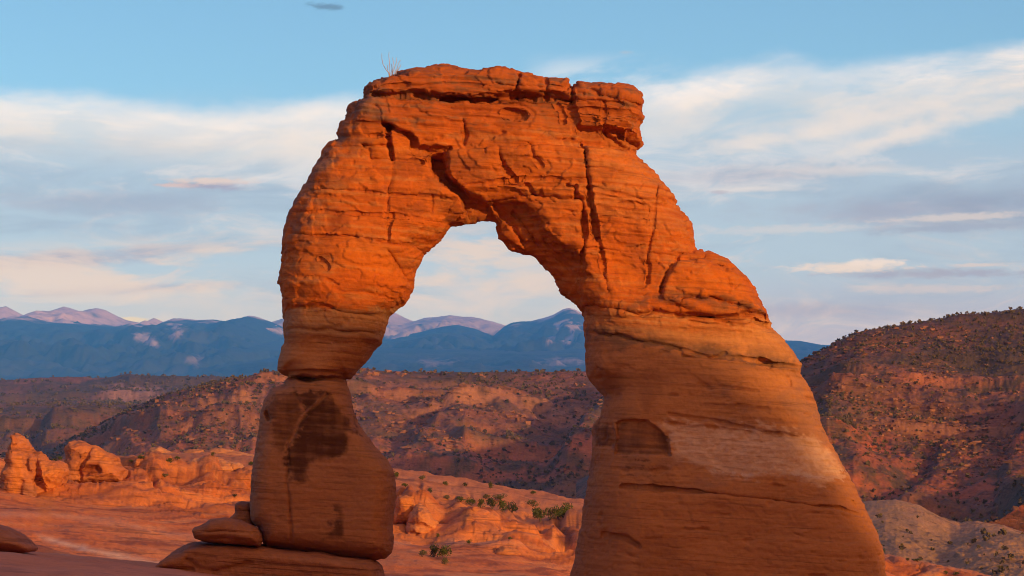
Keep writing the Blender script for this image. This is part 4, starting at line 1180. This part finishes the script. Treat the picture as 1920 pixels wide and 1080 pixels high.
def hillside(name, lines, px0, px1, nc, nr, seed, scale, cols, gully=1.0, crest_keep=True, ledge_amt=.95, ledge_h=9.0, slant=.0, bands=(), spurs=()):
    X, Yg, Z = sheet(lines, px0, px1, nc, nr)
    crestrow = np.argmin(HZ - Z / Yg * F, axis=0)                       # highest row in the view
    env = np.clip((crestrow[None, :] - np.arange(nr)[:, None]) / (nr * .16), 0, 1)
    env = np.where(np.arange(nr)[:, None] > crestrow[None, :], .0, env)
    s = scale
    xs = X + slant * (Z)                                              # gullies lean down one way
    gl = fbm(xs * .0085 / s, Yg * .0030 / s, .5, 3, ridge=True, seed=seed) 
    gl2 = fbm(xs * .045 / s, Yg * .013 / s, .5, 3, ridge=True, seed=seed + 5)
    zt = Z + 3.0 * s * fbm(X * .01 / s, Yg * .01 / s, 1, 3, seed=seed + 9)
    led = (terrace(zt, ledge_h * s, 1.0) - zt)
    brk = sst(fbm(X * .03 / s, Yg * .02 / s, Z * .05 / s, 3, seed=seed + 12), -.35, .25)
    up = 960 + F * X / Yg; vp = HZ - F * Z / Yg
    sp = 0
    for line, h in spurs:                                   # rock spurs towards the canyon, shaped to throw the diagonal shade bands
        lx = np.interp(vp, [q[1] for q in line], [q[0] for q in line]) + 14 * fbm(vp * .02, 0 * vp, len(line) + h, 2)
        dx = up - lx
        prof = np.where(dx < 0, np.exp(-(dx / 34) ** 2), np.exp(-(dx / 150) ** 2))
        y0, y1 = line[0][1], line[-1][1]
        sp = np.maximum(sp, h * prof * sst(vp, y0 - 25, y0 + 20) * sst(-vp, -y1 - 40, -y1 + 10))
    Z2 = Z + env * sp + env * gully * (8.5 * s * (gl - .30) + 2.6 * s * (gl2 - .35)) + ledge_amt * led * brk * (.25 + .75 * env)
    rough = fbm(X * .16 / s, Yg * .16 / s, Z * .2 / s, 4, seed=seed + 15)
    boul = np.maximum(fbm(X * .45 / s, Yg * .3 / s, Z * .5 / s, 2, seed=seed + 18), 0) 
    Z2 = Z2 + .45 * s * rough + .7 * s * boul * (.4 + .6 * env)
    v = np.stack([X, Yg, Z2], -1).reshape(-1, 3)
    f = grid_faces(nr, nc)
    n = vnormals(v, f)
    x, y, z = v.T
    zl = Z.ravel()
    steep = sst(-n[:, 1], .45, .85)
    n1 = fbm(x * .012 / s, y * .012 / s, z * .02 / s, 4, seed=seed + 20)
    n2 = fbm(x * .08 / s, y * .06 / s, z * .1 / s, 4, seed=seed + 23)
    n3 = fbm(x * .4 / s, y * .3 / s, z * .5 / s, 3, seed=seed + 26)
    zb = zl + 2.5 * s * n2 + .02 * x
    soil, red, rock, scrub = cols
    c = np.tile(np.array(soil), (len(v), 1))
    c = lay(c, .75 * sst(n1 + .6 * n2, -.1, .7), red)
    c = lay(c, .8 * sst(steep, .3, 1) * sst(n2 + n3, -.5, .5), rock)
    c = lay(c, .55 * sst(n3 + .4 * n2, .2, .7), rock)
    c = lay(c, .75 * sst(-n1 - .5 * n2 + .5 * n3, -.15, .55), scrub)
    c = lay(c, .5 * sst(-n3, .2, .7), np.array(scrub) * .6)
    px, py = 960 + F * x / y, HZ - F * z / y
    for (z0, z1, a, tc, xa, xb) in bands:
        m = sst(zb, z0 - 1.5 * s, z0 + 1.5 * s) * sst(-zb, -z1 - 1.5 * s, -z1 + 1.5 * s) * sst(px, xa, xa + 80) * sst(-px, -xb, -xb + 80)
        c = lay(c, a * m * sst(n2 + .7 * n3 + .5 * steep, -.4, .4), tc)
    return Land(name, v, nr, nc, MAT_HILL, c)


SOIL = (0.195, 0.090, 0.041); RED = (0.29, 0.096, 0.036); LEDGE = (0.36, 0.158, 0.076); SCRUB = (0.095, 0.068, 0.034)

MID = [
    (1050, [(-200, 1010), (0, 1000), (300, 985), (600, 960), (1100, 965), (1500, 960), (2100, 980)]),
    (1120, [(-200, 930), (0, 905), (160, 890), (400, 880), (700, 885), (1000, 895), (1150, 905), (1500, 900), (2100, 930)]),
    (1220, [(-200, 900), (0, 870), (160, 845), (300, 800), (450, 780), (700, 790), (1000, 800), (1150, 805), (1500, 800), (2100, 860)]),
    (1320, [(-200, 895), (0, 855), (100, 845), (163, 812), (257, 764), (345, 735), (432, 712), (519, 700), (600, 694), (650, 692), (690, 691), (730, 697), (800, 701), (870, 700), (1000, 699), (1095, 697), (1300, 695), (1450, 698), (1500, 708), (2100, 750)]),
    (1420, [(-200, 905), (0, 870), (163, 830), (432, 728), (650, 700), (1000, 705), (1400, 705), (2100, 770)]),
    (1560, [(-200, 1010), (2100, 1010)]),
]
VALLEY = [
    (1500, [(-250, 905), (0, 900), (400, 890), (700, 890)]),
    (1650, [(-250, 830), (0, 826), (200, 822), (450, 815), (700, 820)]),
    (1800, [(-250, 775), (0, 778), (100, 772), (250, 764), (450, 750), (700, 760)]),
    (1950, [(-250, 753), (0, 755), (150, 757), (260, 757), (450, 745), (700, 750)]),
    (2100, [(-250, 760), (700, 760)]),
    (2300, [(-250, 1010), (700, 1010)]),
]
MESA = [
    (2500, [(-250, 800), (700, 800)]),
    (2700, [(-250, 750), (0, 750), (330, 745), (700, 745)]),
    (2850, [(-250, 718), (0, 715), (80, 711), (190, 710), (225, 706), (242, 703), (265, 706), (330, 706), (420, 709), (700, 715)]),
    (3100, [(-250, 722), (700, 722)]),
    (3300, [(-250, 1010), (700, 1010)]),
]
RIGHT = [
    (600, [(1080, 1250), (1350, 1080), (1600, 1010), (1680, 985), (1760, 1000), (1850, 985), (1920, 960), (2150, 930)]),
    (650, [(1080, 1130), (1350, 960), (1600, 930), (1700, 945), (1800, 950), (1920, 925), (2150, 890)]),
    (720, [(1080, 1040), (1350, 870), (1550, 840), (1700, 840), (1920, 820), (2150, 790)]),
    (790, [(1080, 960), (1350, 790), (1500, 760), (1700, 735), (1920, 715), (2150, 690)]),
    (850, [(1080, 915), (1350, 745), (1450, 715), (1500, 694), (1560, 665), (1610, 650), (1700, 645), (1920, 630), (2150, 610)]),
    (890, [(1080, 905), (1350, 735), (1450, 705), (1500, 681), (1545, 655), (1585, 637), (1608, 626), (1625, 622), (1660, 617), (1720, 606), (1800, 592), (1920, 580), (2150, 566)]),
    (960, [(1080, 910), (1350, 740), (1500, 690), (1920, 590), (2150, 575)]),
    (1040, [(1080, 1180), (1350, 1010), (2150, 1010)]),
]
MOUND = [
    (380, [(1200, 1220), (1450, 1160), (2150, 1160)]),
    (430, [(1200, 1135), (1450, 1075), (1600, 1060), (1680, 1045), (1750, 1060), (1850, 1055), (2150, 1050)]),
    (480, [(1200, 1070), (1450, 1010), (1600, 985), (1660, 975), (1720, 985), (1780, 1010), (1850, 1000), (1920, 1010), (2150, 1000)]),
    (520, [(1200, 1045), (1450, 985), (1580, 955), (1625, 940), (1680, 938), (1720, 948), (1765, 970), (1800, 982), (1830, 978), (1880, 985), (1920, 1000), (2150, 1000)]),
    (570, [(1200, 1070), (1450, 1010), (1700, 960), (1800, 995), (2150, 1010)]),
    (620, [(1200, 1180), (1450, 1120), (2150, 1120)]),
]


def scatter(land, n, rng, wmin, wmax, mat, name, label, cat, pxr, pyr, keep=0, mask=None, single=None):
    """dots of desert scrub over a hillside; the largest few are things of their own, the rest one mass"""
    V = land.v
    px, py = proj(V)
    nrm = vnormals(V, land.f)
    ok = (px > pxr[0]) & (px < pxr[1]) & (py > pyr[0]) & (py < pyr[1])
    x, y, z = V.T
    dens = sst(fbm(x * .012, y * .012, z * .02, 3, seed=200) + .6 * pn(x * .06, y * .05, 0, 201), -.35, .6) + .12
    ok &= nrm[:, 2] > .12
    wgt = np.where(ok, dens, 0); wgt /= wgt.sum()
    pick = rng.choice(len(V), n, replace=False, p=wgt)
    size = rng.uniform(0, 1, n) ** 2.2 * (wmax - wmin) + wmin
    parts = []
    vis = []
    for k, s in zip(pick, size):
        nl = 16
        d = rng.normal(size=(nl, 3)); d /= np.linalg.norm(d, axis=1)[:, None]
        ctr = d * (s * .5, s * .5, s * .42) * rng.uniform(.3, .95, nl)[:, None] + (0, 0, s * .36)
        a = rng.normal(size=(nl, 3)); a /= np.linalg.norm(a, axis=1)[:, None]
        b = np.cross(a, rng.normal(size=(nl, 3))); b /= np.linalg.norm(b, axis=1)[:, None]
        r = s * rng.uniform(.2, .38, nl)[:, None]
        P = np.stack([ctr - a * r - b * r * .5, ctr + a * r * .3 - b * r * .8, ctr + a * r, ctr + b * r * .8], 1)
        vis.append((V[k], s, P))
    order = np.argsort([-q[1] / q[0][1] for q in vis])
    for j, i in enumerate(order[:keep]):
        p, s, P = vis[i]
        o = mesh_obj(single[0], P.reshape(-1, 3), np.arange(len(P) * 4).reshape(-1, 4), mat, smooth=False)
        o.location = tuple(p)
        thing(o, single[1], "shrub", single[2])
    rest = [vis[i][2] + vis[i][0] for i in order[keep:]]
    if rest:
        P = np.concatenate(rest).reshape(-1, 3)
        o = mesh_obj(name, P, np.arange(len(P)).reshape(-1, 4), mat, smooth=False)
        thing(o, label, cat)
        structure(o, 'stuff')


def rubble(land, n, rng, wmin, wmax, mat, pxr, pyr, name, label):
    """broken rock strewn over a hillside"""
    V = land.v
    px, py = proj(V)
    x, y, z = V.T
    ok = (px > pxr[0]) & (px < pxr[1]) & (py > pyr[0]) & (py < pyr[1])
    dens = sst(fbm(x * .02, y * .015, z * .05, 3, seed=210), -.1, .5) + .06
    wgt = np.where(ok, dens, 0); wgt /= wgt.sum()
    pick = rng.choice(len(V), n, replace=False, p=wgt)
    cube = np.array([(-1, -1, -1), (1, -1, -1), (1, 1, -1), (-1, 1, -1), (-1, -1, 1), (1, -1, 1), (1, 1, 1), (-1, 1, 1)], float) * .5
    q = np.array([(0, 3, 2, 1), (4, 5, 6, 7), (0, 1, 5, 4), (1, 2, 6, 5), (2, 3, 7, 6), (3, 0, 4, 7)])
    vs = []; fs = []; cs = []
    for i, k in enumerate(pick):
        s = rng.uniform(0, 1) ** 3 * (wmax - wmin) + wmin
        a = rng.uniform(0, 6.28)
        c = (cube + rng.uniform(-.36, .36, (8, 3))) * (s * rng.uniform(.8, 1.7), s, s * rng.uniform(.35, .7))
        c = np.stack([c[:, 0] * math.cos(a) - c[:, 1] * math.sin(a), c[:, 0] * math.sin(a) + c[:, 1] * math.cos(a), c[:, 2]], 1)
        vs.append(c + V[k] + (0, 0, s * .15)); fs.append(q + 8 * i)
        cs.append(np.repeat([np.array(LEDGE) * rng.uniform(.45, 1.0)], 8, 0))
    o = mesh_obj(name, np.concatenate(vs), np.concatenate(fs), mat, attrs={'tint': np.concatenate(cs)}, smooth=False)
    thing(o, label, "rubble")
    structure(o, 'stuff')


def build_hills():
    rng = np.random.default_rng(9)
    dots = plain_material("desert_scrub", (0.135, 0.094, 0.040), var=.9, scale=.35)
    mid = hillside("canyon_hillside", MID, -200, 2000, 1200, 430, 300, 1.0, (SOIL, RED, LEDGE, SCRUB), gully=1.5, ledge_h=9.5, slant=.9,
                   bands=((14, 24, .6, (0.42, 0.125, 0.055), -200, 2000), (40, 46, .75, LEDGE, -200, 1200), (56, 60, .6, LEDGE, -200, 1200)),
                   spurs=(([(1250, 725), (1190, 800), (1120, 860), (1070, 920)], 15), ([(900, 750), (860, 800), (810, 850), (770, 900)], 6.5), ([(520, 725), (450, 780), (380, 830), (330, 870)], 7), ([(360, 750), (270, 805), (210, 850)], 7)))
    val = hillside("valley_hillside", VALLEY, -250, 700, 520, 260, 330, 1.4, (SOIL, RED, LEDGE, SCRUB), gully=1.0, ledge_h=9, slant=.5, spurs=(([(190, 770), (150, 800), (90, 850)], 12), ([(30, 765), (-10, 810), (-60, 850)], 9), ([(300, 765), (260, 800), (220, 850)], 9)))
    mesa = hillside("mesa", MESA, -250, 700, 520, 200, 350, 2.0, (SOIL, RED, LEDGE, SCRUB), gully=.9, ledge_h=9, bands=((105, 125, .8, (0.40, 0.21, 0.14), 150, 360),))
    right = hillside("red_hillside", RIGHT, 1080, 2150, 860, 620, 370, .75, ((0.175, 0.082, 0.038), (0.26, 0.085, 0.032), (0.31, 0.135, 0.066), (0.085, 0.060, 0.032)), gully=.9, ledge_h=9, ledge_amt=.65, slant=-.5,
                     bands=((8, 20, .45, (0.48, 0.115, 0.035), 1350, 2150), (36, 41, .5, (0.52, 0.17, 0.07), 1580, 2150), (25, 27, .5, LEDGE, 1350, 2150), (19, 22, .5, (0.52, 0.12, 0.035), 1500, 2150)),
                     spurs=(([(1640, 650), (1590, 720), (1560, 800), (1540, 900)], 5), ([(1790, 830), (1750, 900), (1720, 950)], 3.5), ([(1860, 850), (1820, 920), (1790, 960)], 3), ([(1960, 760), (1920, 850), (1890, 950)], 5)))
    mound = hillside("badland_mounds", MOUND, 1200, 2150, 700, 300, 390, .5, ((0.38, 0.195, 0.085), (0.43, 0.19, 0.07), (0.46, 0.26, 0.115), (0.27, 0.155, 0.07)), gully=.6, ledge_amt=.12, ledge_h=6, slant=.3, bands=((-6, 8, .35, (0.42, 0.20, 0.11), 1680, 1780),))
    scatter(mid, 15000, rng, .45, 1.9, dots, "hillside_scrub", "dark desert scrub dotting the canyon hillside behind the arch", "scrub", (-200, 1600), (690, 1010))
    scatter(val, 4200, rng, .8, 2.8, dots, "valley_scrub", "dark desert scrub on the low plateau left of the near ridge", "scrub", (-250, 420), (750, 900))
    scatter(mesa, 3000, rng, 1.2, 3.6, dots, "mesa_scrub", "faint dark scrub along the distant mesa", "scrub", (-250, 600), (700, 760))
    G = "shrubs dotting the red hillside"
    scatter(right, 8000, rng, .28, 1.25, dots, "red_hillside_scrub", "dark scrub covering the red hillside beyond the broad leg", "scrub", (1350, 2100), (570, 1010), keep=240, single=("shrub", "dark round shrub dotting the red hillside beyond the broad leg", G))
    scatter(mound, 150, rng, .3, 1.2, dots, "mound_scrub", "sparse scrub on the grey badland mounds", "scrub", (1450, 2100), (935, 1090), keep=20, single=("shrub", "small dark shrub on the bare grey mounds below the red hillside", "shrubs on the grey mounds"))
    rubble(mid, 9000, rng, .4, 1.9, MAT_HILL, (-200, 1600), (690, 1010), "hillside_rubble", "broken pinkish rock strewn over the canyon hillside")
    rubble(right, 8000, rng, .25, 1.1, MAT_HILL, (1350, 2100), (580, 1010), "red_hillside_rubble", "broken red rock strewn over the hillside beyond the broad leg")


# ------------------------------------------------------------------ mountains
def mountains(name, Yc, depth, crest, base_py, px0, px1, nc, nr, seed, tree, amp, foot=None, scars=()):
    u = np.linspace(px0, px1, nc)
    t = np.linspace(-1, .35, nr)
    cpy = np.interp(u, *zip(*crest))
    zc = (HZ - cpy) / F * Yc
    zb = (HZ - base_py) / F * (Yc - depth)
    T, U = np.meshgrid(t, u, indexing='ij')
    Yg = Yc + T * depth
    X = (U - 960) / F * Yc * (1 + .0 * T)
    prof = np.where(T < 0, (1 + T) ** 1.15, 1 - (T / .35) ** 1.2 * .9)
    k = Yc / 20000
    # spurs: the crest shape drawn sideways as it comes down
    wob = 900 * k * fbm(X * .00035 / k, Yg * .0003 / k, 0, 3, seed=seed)
    cz = np.interp(((X + wob * np.clip(-T, 0, 1)) / Yc * F + 960), *zip(*crest))
    zc2 = (HZ - cz) / F * Yc
    z = zb + (zc2 - zb) * prof
    rd = .75 * fbm(X * .0009 / k, Yg * .0004 / k, 0, 6, gain=.52, ridge=True, seed=seed + 3) + .25 * fbm(X * .003 / k, Yg * .0012 / k, 0, 5, gain=.55, ridge=True, seed=seed + 4)
    e = np.clip(np.abs(T) * 2.2, 0, 1) * np.clip((1 + T) * 3, 0, 1)
    amp = amp * np.clip((zc2 - zb) / (480 * k), .1, 1)
    z = z + amp * e * (rd - .3) + amp * .22 * fbm(X * .006 / k, Yg * .004 / k, 0, 4, seed=seed + 6) * np.clip(e + .07, 0, 1)
    lim = zc[None, :] / Yc * Yg - 14 * k * np.clip(-T, 0, 1) * 8
    z = np.where(T < 0, np.minimum(z, lim), z)
    v = np.stack([X, Yg, z], -1).reshape(-1, 3)
    x, y, zz = v.T
    n1 = fbm(x * .0012 / k, y * .0012 / k, zz * .002 / k, 4, seed=seed + 9)
    n2 = fbm(x * .006 / k, y * .004 / k, zz * .006 / k, 4, seed=seed + 12)
    c = np.tile(np.array((0.040, 0.046, 0.040)), (len(v), 1))
    c = lay(c, .5 * sst(n1 + .5 * n2, .0, .7), (0.085, 0.080, 0.065))
    c = lay(c, sst(zz + 170 * k * n1 + 110 * k * n2, tree - 60, tree + 60), (0.80, 0.52, 0.44))  # bare rock above the trees; its pale pink also stands for sunlit summits
    px, py = 960 + F * x / y, HZ - F * zz / y
    for poly, a in scars:
        c = lay(c, a * sst(psd(px + 9 * n2 + 6 * n1, py + 7 * n2, poly), -2, 3), (0.62, 0.42, 0.36))
    o = mesh_obj(name, v, grid_faces(nr, nc), MAT_MOUNT, attrs={'tint': c})
    structure(o)


def build_mountains():
    back = [(-400, 590), (-60, 583), (0, 576.5), (12, 573.5), (29, 582), (47, 592), (70, 596), (88, 586), (102, 581), (120, 574.5), (137, 579), (152, 584), (166, 580), (181, 577.5), (198, 581), (222, 593), (239, 600), (262, 605), (275, 603), (289, 596), (303, 602), (320, 612), (420, 614), (500, 606), (525, 599), (560, 588), (640, 586), (700, 590),
            (741, 586.5), (760, 596), (776, 602.5), (797, 595.5), (816, 594.6), (845, 590.5), (867, 593), (882, 593.5), (901, 597), (923, 602.5), (945, 609), (970, 616), (1100, 622), (1300, 632), (1500, 645), (2300, 670)]
    mountains("mountains", 19000, 5000, back, 690, -400, 2300, 900, 170, 500, 1110, 230, scars=(([(500, 590), (545, 600), (540, 630), (500, 620)], .9), ([(720, 590), (770, 600), (805, 630), (740, 640), (715, 625)], .9), ([(780, 600), (900, 598), (945, 612), (930, 630), (900, 628), (870, 612), (800, 622)], .85)))
    front = [(-400, 620), (-100, 612), (0, 605), (29, 595), (51, 592.5), (66, 597), (90, 603), (150, 606), (200, 612), (240, 611), (262, 606), (290, 612), (306, 604), (324, 597), (341, 597), (373, 600), (400, 599), (423, 602), (446, 597), (467, 591.5), (481, 593), (502, 600), (525, 610), (560, 628), (640, 640), (720, 636), (790, 622), (830, 612), (857, 609), (890, 616), (925, 630), (945, 612), (958, 604.7), (977, 602), (996, 602), (1018, 596), (1037, 590), (1056, 579.5), (1068, 577), (1081, 581), (1095, 589), (1130, 600), (1250, 625), (1380, 640), (1450, 641), (1468, 638), (1500, 639), (1520, 643), (1545, 655), (1600, 668), (2300, 700)]
    mountains("foothills", 16500, 5600, front, 740, -400, 2300, 1100, 220, 520, 1168, 210, scars=(
        ([(1040, 610), (1062, 602), (1075, 596), (1066, 606), (1045, 618)], .9), ([(1062, 612), (1090, 608), (1092, 618), (1064, 618)], .85), ([(1052, 636), (1070, 622), (1080, 628), (1060, 642)], .9), ([(1020, 634), (1035, 628), (1040, 636), (1024, 640)], .6), ([(960, 615), (978, 602), (972, 612)], .8),
        ([(245, 630), (270, 620), (292, 636), (292, 650), (275, 645)], .7), ([(320, 605), (330, 603), (328, 618), (315, 618)], .7), ([(330, 616), (350, 612), (338, 634), (315, 640)], .6), ([(343, 668), (384, 668), (372, 686), (350, 680)], .35), ([(512, 615), (525, 614), (524, 626), (512, 626)], .6), ([(60, 600), (100, 598), (120, 604), (200, 606), (236, 612), (150, 602)], .5)))
    plat = [(-400, 690), (500, 672), (640, 655), (700, 652), (800, 653), (900, 655), (1000, 654), (1098, 654), (1300, 660), (1460, 664), (1545, 668), (2300, 700)]
    mountains("plateau", 13000, 4500, plat, 740, 480, 2300, 700, 110, 540, 4000, 70, scars=(([(785, 676), (860, 674), (850, 684), (795, 684)], .35), ([(1000, 676), (1060, 672), (1098, 674), (1098, 682), (1010, 682)], .45)))


def build_haze():
    v = np.array([(x, y, z) for x in (-45000, 45000) for y in (-9000, HAZE_FAR) for z in (-90, HAZE_TOP)], float)
    f = np.array([(0, 1, 3, 2), (4, 6, 7, 5), (0, 4, 5, 1), (2, 3, 7, 6), (0, 2, 6, 4), (1, 5, 7, 3)])
    m = bpy.data.materials.new("haze_air")
    m.use_nodes = True
    t = m.node_tree
    t.nodes.clear()
    o = t.nodes.new('ShaderNodeOutputMaterial')
    p = t.nodes.new('ShaderNodeVolumePrincipled')
    p.inputs['Color'].default_value = HAZE_COLOR + (1,)
    p.inputs['Density'].default_value = HAZE_DENSITY
    p.inputs['Anisotropy'].default_value = -0.35
    t.links.new(p.outputs[0], o.inputs['Volume'])
    ob = mesh_obj("haze", v, f, m, smooth=False)
    structure(ob, 'stuff')
    thing(ob, "thin blue evening haze over the far mountains", "haze")



build_terrain()
build_west_rim()
build_ground()
slick = build_slickrock()
build_hills()
build_mountains()
build_near_rocks()
build_outcrops()
build_shrubs(slick)
build_haze()
